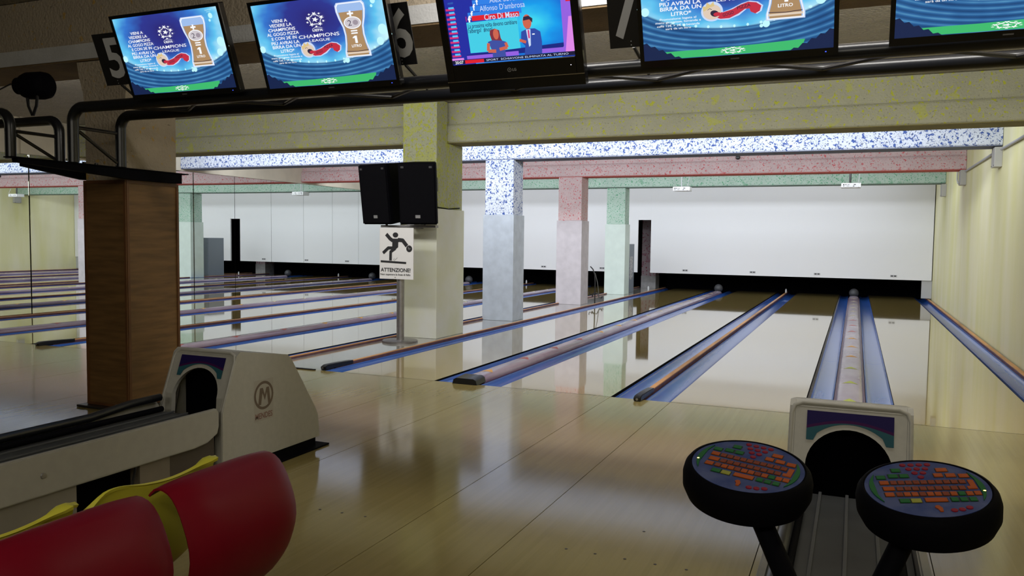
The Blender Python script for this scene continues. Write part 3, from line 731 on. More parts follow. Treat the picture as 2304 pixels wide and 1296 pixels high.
def starball(cv, x, y, rx, ry):
    cv.star(x, y, rx*.36, WT, -pi/2) if abs(rx-ry) < .004 else cv.poly([(x+rx*.36*(1 if k % 2 == 0 else .42)*cos(k*pi/5), y+ry*.36*(1 if k % 2 == 0 else .42)*sin(k*pi/5)) for k in range(10)], WT)
    for k in range(5):
        a = pi/2+k*2*pi/5
        cv.poly([(x+rx*(.72*cos(a)+.27*(1 if q % 2 == 0 else .42)*cos(a+pi+q*pi/5)), y+ry*(.72*sin(a)+.27*(1 if q % 2 == 0 else .42)*sin(a+pi+q*pi/5))) for q in range(10)], WT)
        a2 = a+pi/5
        cv.poly([(x+rx*(.86*cos(a2)+.14*(1 if q % 2 == 0 else .5)*cos(a2+pi+q*pi/5)), y+ry*(.86*sin(a2)+.14*(1 if q % 2 == 0 else .5)*sin(a2+pi+q*pi/5))) for q in range(10)], WT)
    for k in range(5):
        a, a2 = pi/2+k*2*pi/5, pi/2+(k+1)*2*pi/5
        cv.stroke([(x+rx*.60*cos(a+.25), y+ry*.60*sin(a+.25)), (x+rx*.60*cos(a2-.25), y+ry*.60*sin(a2-.25))], rx*.06, WT)
def slide(O3, w_, h_, par):
    X = lambda u: u*w_; Y = lambda v: h_*(1-v)
    cv = Canvas(O3, EU, EV, .00012, .0004)
    # floodlights arc, pitch, hoarding silhouettes
    for k in range(19):
        a = pi*(1.16+.68*k/18); cv.ell(X(.5+.60*cos(a)*.98), Y(.26-.48*sin(a)*.97), .0085-.004*abs(9-k)/9*-1-.003, .0065, CYN, 10)
    cv.poly([(X(.13), Y(.995)), (X(.84), Y(.995)), (X(.86), Y(.90)), (X(.62), Y(.915)), (X(.38), Y(.925)), (X(.10), Y(.925))], GRS)
    starball(cv, X(.49), Y(.955), .062, .016)
    for sgn, u0 in ((1, 0), (-1, 1)):
        pts = [(X(u0), Y(1)), (X(u0), Y(.83))]
        for q in range(9): pts.append((X(u0+sgn*(.02+.022*q)), Y(.835+.019*q+(.012 if q % 2 else -.012))))
        pts.append((X(u0+sgn*.215), Y(1))); cv.poly(pts, DKB)
    for (u, v, r) in ((.93, .10, .016), (.915, .155, .008), (.64, .745, .008), (.665, .73, .016), (.02, .52, .02), (.965, .42, .028), (.935, .55, .022)): cv.ell(X(u), Y(v), r, r, CYN, 14)
    # text block
    L_ = ['VIENI A', 'VEDERE LA', 'CHAMPIONS', 'AL GOGO PIZZA', 'E CON 2\u20ac IN', 'PI\u00d9 AVRAI LA', 'BIRRA DA UN', 'LITRO*']
    ww = [.125, .18, .215, .255, .20, .225, .225, .11]
    for i, (s, a) in enumerate(zip(L_, ww)): cv.text(s, X(.205+.002*i), Y(.205+.0505*i), .0175, WT, .014, X(a))
    S_ = ['Promozione legata al', 'menu giro pizza, bevanda e', 'caff\u00e8 12\u20ac + 2\u20ac la bevanda', 'sar\u00e0 da un litro']; ww = [.20, .25, .235, .14]
    for i, (s, a) in enumerate(zip(S_, ww)): cv.text(s, X(.20), Y(.608+.030*i), .0098, WT, .006, X(a))
    # star ball logo
    starball(cv, X(.485), Y(.235), .066, .043)
    cv.ring(X(.49), Y(.405), .050, .030, .002, WT, 16, .25*pi, .75*pi); cv.text('UEFA', X(.49), Y(.358), .013, WT, .01, .07)
    cv.ring(X(.49), Y(.385), .050, .030, .002, WT, 16, .25*pi, .75*pi)
    cv.text('CHAMPIONS', X(.49), Y(.418), .019, WT, .006, X(.315)); cv.text('LEAGUE', X(.49), Y(.470), .014, WT, .004, X(.16))
    # pizza logo
    hx, hy = X(.395), Y(.575)
    tong = [(0, .004), (.04, -.006), (.085, .004), (.12, .020), (.155, .030), (.19, .024), (.212, .008), (.205, -.014), (.185, -.024), (.165, -.014), (.16, .000), (.14, .0), (.11, -.018), (.07, -.034), (.03, -.034), (0, -.022)]
    for gmx, mm_ in ((.008, WT2), (0, REDL)):
        pts = []
        for (a, b_) in tong:
            d_ = Vector((a-.10, b_)).normalized()*gmx if gmx else Vector((0, 0)); pts.append((hx+a+d_.x, hy+b_+d_.y))
        cv.d += cv.step
        n = len(pts)//2
        for i in range(n-1): cv.poly([pts[i], pts[i+1], pts[len(pts)-2-i], pts[len(pts)-1-i]], mm_, False)
        if mm_ is WT2: cv.ell(hx-.008, hy+.002, .050, .044, WT2, 24)
    cv.ell(hx-.008, hy, .041, .034, SKIN, 24)
    cv.poly([(hx-.048, hy+.004), (hx-.05, hy+.028), (hx-.036, hy+.026), (hx-.03, hy+.044), (hx-.015, hy+.032), (hx-.0, hy+.046), (hx+.004, hy+.026), (hx-.02, hy+.02), (hx-.038, hy+.008)], EM('hair', (.72, .55, .25), 1))
    cv.ell(hx+.004, hy-.008, .02, .014, INKD, 16, -.3); cv.ell(hx+.016, hy-.012, .018, .009, REDL, 14)
    cv.stroke([(hx-.028, hy+.010), (hx-.018, hy+.016), (hx-.008, hy+.010)], .0022, INKD)
    cv.ell(hx+.185, hy+.0, .020, .020, REDL, 18)
    cv.text('GOGO', hx+.065, hy-.014, .014, INKD, .01, .05, .2); cv.text('PIZZA', hx+.135, hy+.012, .014, INKD, .01, .06, .15)
    # beer glass
    gx = X(.762); prof = [(.085, .10), (.098, .13), (.098, .19), (.088, .27), (.070, .36), (.066, .45), (.074, .55), (.086, .63), (.086, .685), (-.086, .685), (-.086, .63), (-.074, .55), (-.066, .45), (-.070, .36), (-.088, .27), (-.098, .19), (-.098, .13), (-.085, .10)]
    for k_, mm_ in ((1.14, WT2), (1.07, WT), (1.0, FOAM)):
        cv.d += cv.step; pts = [(gx+a*k_*.86, Y(.39+(v-.39)*(1+(k_-1)*.45))) for a, v in prof]
        for i in range(8): cv.poly([pts[i], pts[i+1], pts[16-i], pts[17-i]], mm_, False)
    cv.d += cv.step; pts = [(gx+a*.93*.86, Y(v)) for a, v in prof if v > .18]
    n = len(pts)
    for i in range(n//2-1): cv.poly([pts[i], pts[i+1], pts[n-2-i], pts[n-1-i]], GOLD, False)
    cv.rect(gx-.075, gx+.075, Y(.665), Y(.645), GLASSL); cv.stroke([(gx-.072, Y(.63)), (gx, Y(.64)), (gx+.072, Y(.63))], .003, INKD)
    cv.rect(gx-.024, gx+.016, Y(.222), Y(.202), WT); cv.rect(gx-.010, gx+.002, Y(.243), Y(.180), WT); cv.ell(gx, Y(.315), .056, .033, WT, 28); cv.ell(gx, Y(.315), .050, .028, EM('coin', (.62, .58, .62), 1), 28); cv.text('2', gx-.018, Y(.315), .030, INKD, -.005, .024); cv.ell(gx+.020, Y(.315), .018, .014, EM('coin_map', (.35, .3, .35), 1), 9)
    cv.rect(gx-.020, gx+.022, Y(.413), Y(.398), WT); cv.rect(gx-.020, gx+.022, Y(.440), Y(.425), WT); cv.poly([(gx-.004, Y(.545)), (gx+.012, Y(.545)), (gx+.012, Y(.462)), (gx-.002, Y(.462)), (gx-.016, Y(.478)), (gx-.016, Y(.490)), (gx-.004, Y(.486))], WT); cv.text('LITRO', gx, Y(.575), .014, WT, .02, .064)
    cv.text('CHAMPIONS', X(.93), Y(.03), .008, CYN, 0, .05); cv.text('LEAGUE', X(.93), Y(.052), .006, CYN, 0, .03)
    cv.build('screen_picture', par)
def tv(x0, w_, label, zb, kind='slide', h_=.525):
    O3 = Vector((x0, -2.9, zb)); t = thing('television', label, 'television', tuple(O3+EU*w_/2), None)
    obj('casing', rbox(O3, 0, w_, 0, h_, -.045, 0, .006), TVB, t)
    if kind == 'slide':
        bl, bb = .020, .032
        for (u0, u1, v0, v1) in ((0, bl, 0, h_), (w_-bl, w_, 0, h_), (bl, w_-bl, 0, bb), (bl, w_-bl, h_-.02, h_)): obj('bezel', rbox(O3, u0, u1, v0, v1, .0005, .006), TVB, t)
        Os = O3+EU*bl+EV*bb; s = pane('screen', Os, w_-2*bl, h_-bb-.02, SM1, t, .001)
        slide(Os, w_-2*bl, h_-bb-.02, s)
        obj('power_light', rbox(O3, w_-.055, w_-.049, .014, .018, .0062, .0068), E('led_blue', (.05, .10, 1.0), 2), t)
        obj('maker_mark', rbox(O3, w_/2-.02, w_/2+.02, .012, .018, .0062, .0066), mat('mark_grey', (.12, .12, .13), .4), t)
    else:
        bl, bb, bt = .042, .088, .05
        for (u0, u1, v0, v1) in ((0, bl, 0, h_), (w_-bl, w_, 0, h_), (bl, w_-bl, 0, bb), (bl, w_-bl, h_-bt, h_)): obj('bezel', rbox(O3, u0, u1, v0, v1, .0005, .012, .003), TVB, t)
        obj('chrome_line', rbox(O3, 0, w_, -.001, .003, .0125, .015), CHROME, t)
        obj('lower_lip', rbox(O3, .0, w_, -.055, -.002, -.04, .008), TVB, t)
        Os = O3+EU*bl+EV*bb; sw, sh = w_-2*bl, h_-bb-bt; s = pane('screen', Os, sw, sh, SM2, t, .001); studio(Os, sw, sh, s)
        cv = Canvas(O3, EU, EV, .0001, .0125); g = mat('logo_silver', (.5, .5, .52), .3)
        cv.ring(w_/2-.02, .045, .0105, .0105, .002, g); cv.ell(w_/2-.02, .045, .003, .003, g, 8); cv.text('LG', w_/2+.008, .045, .014, g, .01); cv.build('logo', t)
        obj('power_light', rbox(O3, w_-.07, w_-.066, .045, .049, .0122, .013), E('led_white', (.9, .9, 1), 1.5), t)
    for dx in (.25, .75):   # arm back to the truss
        b = nb(); P = O3+EU*w_*dx
        tube(b, [tuple(P+EV*.20-EN*.046), tuple(P+EV*.10-EN*.10), (P.x, -2.79, 2.30)], .012, 8); obj('mount_arm', b, BLK, t, True)
    return t
def studio(O3, w_, h_, par):
    X = lambda u: u*w_; Y = lambda v: h_*(1-v)
    cv = Canvas(O3, EU, EV, .00012, .0004)
    mg = EM('magenta', (.65, .03, .18), 1); bl = EM('card_blue', (.10, .55, .95), 1); vi = EM('violet', (.30, .12, .75), 1); lt = EM('panel_cyan', (.06, .62, .80), 1)
    rd = EM('bar_red', (.75, .015, .03), 1); db = EM('deep_blue', (.01, .02, .22), 1); pk = EM('pink', (.75, .25, .80), 1); bt = EM('band_blue', (.03, .22, .80), 1)
    cv.poly([(X(0), Y(0)), (X(.13), Y(0)), (X(.10), Y(.9)), (X(0), Y(.9))], db)
    for k in range(13):
        v = .02+.067*k; cv.rect(X(.005), X(.08), Y(v+.058), Y(v+.028), mg); cv.rect(X(.03), X(.075), Y(v+.035), Y(v+.008), bl)
    cv.rect(X(.0), X(.10), Y(.93), Y(.90), pk)
    for i, (u0, u1, v) in enumerate(((.27, .66, .02), (.235, .64, .10), (.21, .64, .18), (.185, .62, .265))): cv.rect(X(u0), X(u1), Y(v+.075), Y(v), bt)
    cv.text('Gianna Bacchi', X(.52), Y(.065), .022, bl, .0, .19); cv.text('Alex Severino', X(.52), Y(.125), .026, WT2, .0, .20); cv.text("Alfonso D'ambrosa", X(.47), Y(.225), .028, WT2, .0, .25)
    for (u, v) in ((.275, .125), (.245, .195), (.22, .29)): cv.text('f', X(u), Y(v), .03, WT, .03)
    cv.rect(X(.215), X(.60), Y(.385), Y(.315), rd); cv.text('Ciro Di Maso', X(.455), Y(.35), .03, WT2, .01, .19)
    cv.rect(X(.165), X(.17), Y(.385), Y(.315), mg); cv.text('f', X(.195), Y(.365), .038, WT, .04)
    cv.rect(X(.165), X(.58), Y(.84), Y(.40), lt)
    k = EM('text_dark', (.01, .03, .12), 1)
    cv.text('La prossima volta devono cambiare', X(.375), Y(.465), .022, k, .01, X(.40)); cv.text("l'albergo!  #nonl", X(.27), Y(.53), .022, k, .01, X(.20))
    cv.poly([(X(.13), Y(.90)), (X(.93), Y(.90)), (X(.93), Y(.80)), (X(.13), Y(.86))], db); cv.rect(X(.13), X(.35), Y(.925), Y(.875), vi); cv.rect(X(.43), X(.56), Y(.925), Y(.865), vi); cv.rect(X(.69), X(.93), Y(.925), Y(.865), vi)
    cv.poly([(X(.93), Y(.0)), (X(1), Y(0)), (X(1), Y(.93)), (X(.88), Y(.93)), (X(.92), Y(.85))], vi); cv.poly([(X(.955), Y(0)), (X(1), Y(0)), (X(1), Y(.25)), (X(.965), Y(.25))], rd); cv.poly([(X(.975), Y(.45)), (X(1), Y(.45)), (X(1), Y(.93)), (X(.93), Y(.93))], pk)
    # presenters
    sk = EM('face_tone', (.62, .13, .08), 1); hr = EM('hair_brown', (.22, .03, .05), 1); sb = EM('suit_blue', (.03, .07, .38), 1); ds = EM('dress_blue', (.05, .08, .36), 1)
    cv.poly([(X(.345), Y(.60)), (X(.35), Y(.54)), (X(.39), Y(.52)), (X(.425), Y(.55)), (X(.43), Y(.66)), (X(.445), Y(.72)), (X(.36), Y(.72))], hr); cv.ell(X(.395), Y(.60), .016, .027, sk, 14)
    cv.poly([(X(.32), Y(.70)), (X(.36), Y(.68)), (X(.44), Y(.70)), (X(.47), Y(.72)), (X(.455), Y(.80)), (X(.455), Y(.90)), (X(.46), Y(.95)), (X(.345), Y(.95)), (X(.35), Y(.84)), (X(.335), Y(.76))], ds)
    cv.stroke([(X(.325), Y(.72)), (X(.315), Y(.83)), (X(.38), Y(.84))], .017, sk); cv.stroke([(X(.465), Y(.73)), (X(.475), Y(.80)), (X(.41), Y(.82))], .016, sk)
    cv.ell(X(.655), Y(.47), .024, .036, sk, 14); cv.poly([(X(.625), Y(.45)), (X(.63), Y(.40)), (X(.67), Y(.39)), (X(.70), Y(.43)), (X(.695), Y(.49)), (X(.675), Y(.44))], INKD)
    cv.poly([(X(.60), Y(.60)), (X(.65), Y(.565)), (X(.71), Y(.57)), (X(.75), Y(.62)), (X(.755), Y(.76)), (X(.745), Y(.95)), (X(.605), Y(.95)), (X(.62), Y(.80)), (X(.59), Y(.74))], sb)
    cv.poly([(X(.64), Y(.575)), (X(.675), Y(.575)), (X(.665), Y(.80)), (X(.65), Y(.82))], WT2); cv.rect(X(.652), X(.664), Y(.70), Y(.585), mg); cv.stroke([(X(.58), Y(.715)), (X(.63), Y(.75))], .014, sk); cv.rect(X(.685), X(.705), Y(.655), Y(.64), WT)
    # ticker
    cv.rect(X(0), X(1), Y(.985), Y(.93), EM('ticker', (.01, .01, .04), 1)); cv.rect(X(.11), X(.27), Y(.985), Y(.935), rd); cv.text('20:07', X(.06), Y(.962), .016, WT, .01); cv.text('SPORT  SCHIAVONE ELIMINATA AL TURNO', X(.62), Y(.958), .010, WT2, 0, X(.66)); cv.rect(X(.2), X(.9), Y(1.0), Y(.985), bt)
    cv.build('screen_picture', par)
tv(-5.80, .885, 'television with football promotion slide, the one beside the number 5 plate', 2.262)
tv(-4.70, .918, 'television with football promotion slide, touching the number 6 plate', 2.236)
tv(-3.48, .775, 'thick framed television showing two presenters in a blue studio', 2.23, 'studio', .49)
tv(-2.417, .90, 'television with football promotion slide, overlapping the number 7 plate', 2.233)
tv(-1.311, .90, 'television with football promotion slide, nearest the yellow wall and cut by the picture edge', 2.25)

def number(x0, z0, dg, label, w_=.20, h_=.335, du=.0):
    O3 = Vector((x0, -2.83, z0)); t = thing('number_plate_sign', label, 'sign', tuple(O3))
    p = obj('plate', rbox(O3, 0, w_, 0, h_, -.006, 0, .001), BLK, t)
    cv = Canvas(O3, EU, EV, .0002, .0004); m_ = mat('digit_white', (.52, .53, .56), .5)
    cv.text(dg, w_/2+du, h_*.52, .255, m_, .022, .145); 
    for v in (.012, .03): cv.ell(w_/2+.01, v, .003, .003, m_, 8)
    cv.build('digit', p)
    b = nb(); q = O3+EU*w_*.6; tube(b, [tuple(q+EV*.0-EN*.010), (q.x+.03, -2.62, 2.26)], .009, 8); obj('stay', b, BLK, t, True)
    return t
number(-6.125, 2.385, '5', 'black plate with grey number 5 half hidden by the first television', du=.045)
number(-3.925, 2.36, '6', 'black plate with white number 6 between two televisions', w_=.206, du=.026)
number(-2.597, 2.355, '7', 'black plate with white number 7 cut by the top of the picture', du=-.005)

# ------------------------------------------------------------------ ball return machines
def machine(xc, label_hood, label_track, ring_side=True):
    hw = .235
    t = thing('ball_return_hood', label_hood, 'ball return', (xc, -2.9, 0))
    # side outline (y,z)
    prof = [(-3.40, .075), (-3.40, .40), (-3.285, .700), (-3.255, .722), (-2.84, .655), (-2.805, .628), (-2.56, .27), (-2.535, .22), (-2.515, .075)]
    b = nb()
    # shell made of two sides, top/back skin and a front face with an arch
    for s in (-1, 1):
        prism(b, prof, 'x', xc+s*(hw-.022) if s > 0 else xc-hw, xc+hw if s > 0 else xc-hw+.022)
    sk = [(a, z) for a, z in prof[2:]]
    for i in range(len(sk)-1):
        (ya, za), (yb, zb) = sk[i], sk[i+1]
        d = Vector((yb-ya, zb-za)).normalized(); n = Vector((-d.y, d.x))*-.02
        prism(b, [(ya, za), (yb, zb), (yb+n.x*-1*0+n[0], zb+n[1]), (ya+n[0], za+n[1])], 'x', xc-hw+.0225, xc+hw-.0225)
    obj('hood_shell', b, HOOD, t)
    # front face with arch (u across, v up along the slanted front)
    b = nb(); R = .165; az = .47; N = 20
    def FP(u, z, off=0.0):
        if z <= .40: y = -3.40
        else: y = -3.40+(z-.40)/(.700-.40)*.115
        return (xc+u, y+off, z)
    arch = [(R*cos(pi*k/N), az+R*sin(pi*k/N)*.92) for k in range(N+1)]
    outer = []
    for k in range(N+1):
        a = pi*k/N; c_, s_ = cos(a), sin(a); tt = min((hw-.0226)/max(abs(c_), 1e-6), (.70-az)/max(s_, 1e-6)); outer.append((c_*tt, az+s_*tt))
    # corners
    vi = [b.verts.new(FP(u, z, .002)) for u, z in arch]; vo = [b.verts.new(FP(u, z, .002)) for u, z in outer]
    vi2 = [b.verts.new(FP(u, z, .03)) for u, z in arch]
    for k in range(N):
        b.faces.new((vi[k], vi[k+1], vo[k+1], vo[k])); b.faces.new((vi[k+1], vi[k], vi2[k], vi2[k+1]))
    for s in (0, N):
        sg = 1 if s == 0 else -1
        q = [b.verts.new(FP(sg*R, z, .002)) for z in (az, .075)]; q2 = [b.verts.new(FP(sg*(hw-.0226), z, .002)) for z in (az, .075)]
        b.faces.new((q[0], q[1], q2[1], q2[0])); q3 = [b.verts.new(FP(sg*R, z, .03)) for z in (az, .075)]; b.faces.new((q[0], q3[0], q3[1], q[1]))
    # fill the two upper corners left by the radial clip
    for sg in (1, -1):
        zc = .70; ks = [k for k in range(N+1) if abs(abs(outer[k][0])-(hw-.0226)) < 1e-5 and outer[k][0]*sg > 0]
        kt = [k for k in range(N+1) if abs(outer[k][1]-.70) < 1e-5 and outer[k][0]*sg > 0]
        if ks and kt:
            a = max(ks, key=lambda k: outer[k][1]); c_ = max(kt, key=lambda k: abs(outer[k][0]))
            if a != c_: b.faces.new((b.verts.new(FP(*outer[a], .002)), b.verts.new(FP(sg*(hw-.0226), zc, .002)), b.verts.new(FP(*outer[c_], .002))))
    bmesh.ops.recalc_face_normals(b, faces=b.faces)
    obj('front_face', b, HOOD, t)
    # rounded rim around the front
    b = nb(); tube(b, [FP(-hw+.009, .10, .008), FP(-hw+.009, .40, .008), FP(-hw+.009, .67, .006), FP(-hw+.02, .70, .006), FP(-hw+.05, .713, .008), FP(hw-.05, .713, .008), FP(hw-.02, .70, .006), FP(hw-.009, .67, .006), FP(hw-.009, .40, .008), FP(hw-.009, .10, .008)], .010, 12)
    obj('front_rim', b, HOOD, t, True)
    obj('throat_dark_fill', box(nb(), xc-hw+.024, xc+hw-.024, -3.33, -2.62, .08, .235), BLACKV, t)  # black block painting in the shade low inside the hood
    obj('throat_dark_sheet', box(nb(), xc-hw+.024, xc+hw-.024, -3.22, -3.20, .235, .62), BLACKV, t)  # black sheet behind the arch keeps the hood interior dark
    b = nb(); tube(b, [(xc-.19, -3.36, .27), (xc-.19, -3.30, .50)], .012, 8); obj('throat_lever', b, STEEL, t, True)
    # decal
    Ys = (.700-.40); ev = Vector((0, .115, .30)).normalized()
    cv = Canvas((xc, -3.40, .40), (1, 0, 0), ev, .0004, .0020)
    q = .3/ev.z/.3 if False else 1/ev.z
    VV = lambda z: (z-.40)*q
    up = .690; lo = .570
    NS = 24
    us = [-.165+.33*k/NS for k in range(NS+1)]
    low = lambda u: .572 if abs(u) > .130 else max(.572, .47+.172*math.sqrt(max(0, 1-(u/.190)**2)))
    band = lambda u, c: c+.030*cos(u/.165*pi/2)
    top = .686
    for k in range(NS):
        u0, u1 = us[k], us[k+1]; l0, l1 = low(u0), low(u1)
        a0, a1 = max(l0, band(u0, .616)), max(l1, band(u1, .616)); c0, c1 = max(l0, band(u0, .627)), max(l1, band(u1, .627))
        if a0 > l0+1e-5 or a1 > l1+1e-5: cv.poly([(u0, VV(l0)), (u1, VV(l1)), (u1, VV(a1)), (u0, VV(a0))], TEAL, False)
        if c0 > a0+1e-5 or c1 > a1+1e-5: cv.poly([(u0, VV(a0)), (u1, VV(a1)), (u1, VV(c1)), (u0, VV(c0))], PURP, False)
        cv.poly([(u0, VV(c0)), (u1, VV(c1)), (u1, VV(top)), (u0, VV(top))], NAVY, False)
    cv.build('front_decal', t)
    obj('plinth', box(nb(), xc-hw+.02, xc+hw-.02, -3.40, -2.535, .012, .075), BLKM, t)
    obj('foot_plate', box(nb(), xc-hw-.005, xc+hw+.02, -3.42, -2.44, .001, .012), BLKM, t)
    # side logo
    cv = Canvas((xc+hw, -3.05, .42), (0, 1, 0), (0, 0, 1), .0003, .0004)
    br = INK('logo_brown', (.13, .095, .07)); rdk = INK('logo_red_faded', (.21, .11, .09)); pl = INK('logo_plate', (.36, .34, .30))
    cv.rect(-.095, .075, -.13, .115, pl)
    cv.ring(-.010, .02, .085, .085, .016, br, 32)
    cv.poly([(-.06, -.035), (-.035, -.035), (-.022, .035), (-.002, -.012), (.018, .035), (.028, -.035), (.05, -.035), (.036, .065), (.012, .065), (-.002, .022), (-.018, .065), (-.044, .065)], br)
    cv.text('MENDES', -.010, -.10, .035, rdk, .02, .15)
    cv.build('side_logo', t)
    # ---------------- rack
    k = thing('ball_rack', label_track, 'ball rack', (xc, -4.2, 0))
    ye = -6.2
    obj('bed', box(nb(), xc-.20, xc+.20, ye, -3.43, .33, .375), BED, k)
    for u in (-.10, 0, .10): obj('bed_ridge', box(nb(), xc+u-.006, xc+u+.006, ye, -3.42, .3755, .384, .002), mat('ridge_grey', (.08, .085, .09), .5), k)
    for s in (-1, 1):
        b = nb(); xo = xc+s*hw; xi = xc+s*(hw-.03)
        pr = [(ye, .245), (-3.60, .245), (-3.51, .255), (-3.437, .29), (-3.424, .33), (-3.424, .405), (-3.442, .43), (ye, .43)]
        prism(b, pr, 'x', min(xo, xi), max(xo, xi), 0, .006); obj('side_rail', b, HOODL, k)
        if s < 0:
            b = nb(); tube(b, [(xc+s*.185, ye, .425), (xc+s*.185, -3.9, .43), (xc+s*.185, -3.65, .455), (xc+s*.175, -3.45, .46)], .022, 12); obj('rubber_bumper', b, BLKG, k, True)
        b = nb(); tube(b, [(xc+s*.16, ye, .395), (xc+s*.16, -3.45, .395)], .016, 10); obj('rubber_bumper', b, BLKM, k, True)
    obj('side_screw', lathe(nb(), (xc+hw, -4.48, .335), (1, 0, 0), [(.014, 0), (.012, .006), (0, .007)], 14), STEEL, k, True)
    obj('cabinet', box(nb(), xc-.20, xc+.20, -3.75, -3.43, .012, .33), mat('cabinet_brown', (.07, .055, .045), .6), k)
    obj('leg', box(nb(), xc-.21, xc+.21, -3.945, -3.755, .001, .33), mat('leg_beige', (.20, .17, .13), .6, noise=(5, .2)), k)
    obj('opening_dark_back', box(nb(), xc-.2, xc-.19, -4.30, -3.95, .02, .33), BLACKV, k)  # black strip behind the opening, shade put into the colour
    obj('opening_dark_fill', box(nb(), xc-.19, xc+.15, -4.295, -3.95, .02, .329), BLACKV, k)  # black block standing for the dark space under the rack
    b = nb(); tube(b, [(xc+.21, -4.0, .33), (xc+.215, -3.975, .24), (xc+.215, -4.0, .14), (xc+.2, -4.04, .1)], .006, 8); obj('cable', b, BLK, k, True)
    obj('leg', box(nb(), xc-.21, xc+.21, ye, -4.30, .001, .33), mat('panel_beige', (.24, .22, .19), .5, noise=(4, .15)), k)
    return t
machine(-4.855, 'beige ball return hood with circled M logo beside the oak-clad pillar', 'ball rack with ivory side rail behind the red and yellow chairs')
machine(-1.41, 'beige ball return hood facing the picture between the two keypad consoles', 'dark ball rack running under the two keypad consoles')

# ------------------------------------------------------------------ scoring consoles
def console(C, n, ex, label, led, pole_end, pole_start):
    C = Vector(C); n = Vector(n).normalized(); ex = Vector(ex); ex = (ex-n*ex.dot(n)).normalized(); ey = n.cross(ex)
    t = thing('keypad_console', label, 'scoring console', tuple(C-n*.1), 'round keypad consoles')
    b = lathe(nb(), C, n, [(0, -.003), (.162, -.003), (.166, .001), (.173, -.002), (.182, -.014), (.187, -.035), (.186, -.07), (.172, -.102), (.14, -.114), (0, -.116)], 64, ex)
    obj('rubber_housing', b, BLKM, t, True)
    p = obj('keypad_panel', lathe(nb(), C, n, [(0.161, -.0028), (.161, -.001), (0, -.001)], 64, ex), PANEL, t)
    M = Matrix.Identity(4)
    for i in range(3): M[i][0] = ex[i]; M[i][1] = ey[i]; M[i][2] = n[i]; M[i][3] = C[i]
    off = wloc(p)
    cache = {}; outl = []
    rimm = mat('key_rim', (.02, .018, .03), .5)
    def key(u, v, w_, h_, m_, name='key'):
        kk = (round(w_, 4), round(h_, 4), m_.name); outl.append((u, v, w_/2+.0022, h_/2+.0026))
        if kk not in cache:
            b = nb(); box(b, -w_/2, w_/2, -h_/2, h_/2, 0, .003, .0015)
            me = bpy.data.meshes.new(name); b.to_mesh(me); b.free(); me.materials.append(m_); cache[kk] = me
        o = bpy.data.objects.new(name, cache[kk]); COL.objects.link(o); o.parent = p
        mm = M.copy(); mm.translation = M @ Vector((u, v, -.001)) - off; o.matrix_local = mm
        return o
    def rnd(u, v, r, m_, name='key'):
        kk = ('c', r, m_.name)
        if kk not in cache:
            b = nb(); lathe(b, (0, 0, 0), (0, 0, 1), [(r, 0), (r, .0022), (r*.8, .003), (0, .003)], 12)
            me = bpy.data.meshes.new(name); b.to_mesh(me); b.free(); me.materials.append(m_); cache[kk] = me
        o = bpy.data.objects.new(name, cache[kk]); COL.objects.link(o); o.parent = p
        mm = M.copy(); mm.translation = M @ Vector((u, v, -.001)) - off; o.matrix_local = mm
    def shape(pts, m_, name='key'):
        b = nb(); prism(b, pts, 'z', -.001, .002); bmesh.ops.transform(b, matrix=M, verts=b.verts); obj(name, b, m_, p)
    h = .0205
    key(-.105, .029, .024, h, KORG)
    for k in range(10): key(-.080+.0199*k, .029, .0168, h, KORD)
    key(-.099, -.006, .030, h, KORG)
    for k in range(9): key(-.070+.0200*k, -.007, .0168, h, KORD)
    key(-.103, -.039, .024, h, KORG)
    for k in range(8): key(-.077+.0197*k, -.039, .0168, h, KORG if k % 3 else KORD)
    key(.081, -.039, .0168, h, KGRN); key(.101, -.039, .0168, h, KORG); key(.121, -.038, .0168, h, KORG)
    shape([(.104, -.014), (.128, -.014), (.128, .036), (.113, .036), (.113, .0), (.104, .0)], KORG)
    key(-.071, -.075, .026, h, KGRN); key(-.042, -.075, .026, h, KYEL); key(.009, -.072, .056, h, KORG)
    for u in (.055, .078, .101): key(u, -.071, .018, h, KGRN)
    key(-.060, .104, .024, h, KGRN); key(-.108, .062, .024, h, KGRN); key(-.074, .069, .026, h, KGRN); key(-.044, .069, .024, h, KGRN)
    key(.063, .101, .03, h, KORG); key(.047, .069, .024, h, KORG); key(.079, .067, .026, h, KORG); key(.112, .063, .026, h, KORG)
    for r_ in range(4):
        for q in range(4-r_): rnd(-.034+.0225*q+.01125*r_, .137-.0255*r_, .0088, KRED, 'pin_key')
    for u, v in ((.040, -.128), (.060, -.124), (.080, -.115)): rnd(u, v, .0088, KRED, 'ball_key')
    shape([(.004, -.135), (.012, -.135), (.014, -.118), (.008, -.104), (.0, -.104), (-.004, -.112), (.002, -.122)], KORG, 'pin_shape_key')
    for s in (-1, 1):
        A = [(s*(.148*cos(a)), .148*sin(a)) for a in [radians(-33+66*k/10) for k in range(11)]]
        Bp = [(s*(.126+.008*cos(a*2)), .08*sin(a*1.6)) for a in [radians(33-66*k/10) for k in range(11)]]
        pts = A+[(s*.133, y_) for y_ in (.04, .0, -.04)]
        shape(pts if s > 0 else pts[::-1], KGRN, 'side_key')
    rnd(led*.141, -.028, .0042, E('led_amber', (1.0, .62, .12), 9), 'led_light')
    co_ = Canvas(C, ex, ey, .00001, -.0009); io = INK('key_outline', (.012, .012, .02))
    for (u, v, a, b_) in outl: co_.rect(u-a, u+a, v-b_, v+b_, io)
    co_.build('key_outline', p)
    cv = Canvas(C, ex, ey, .0003, .0012); ik = INK('key_print', (.02, .01, .02)); cv.d = .0026
    for k, ch in enumerate('1234567890'): cv.text(ch, -.080+.0199*k, .029, .0065, ik, 0)
    for k, ch in enumerate('ABCDEFGHI'): cv.text(ch, -.070+.02*k, -.007, .0065, ik, 0)
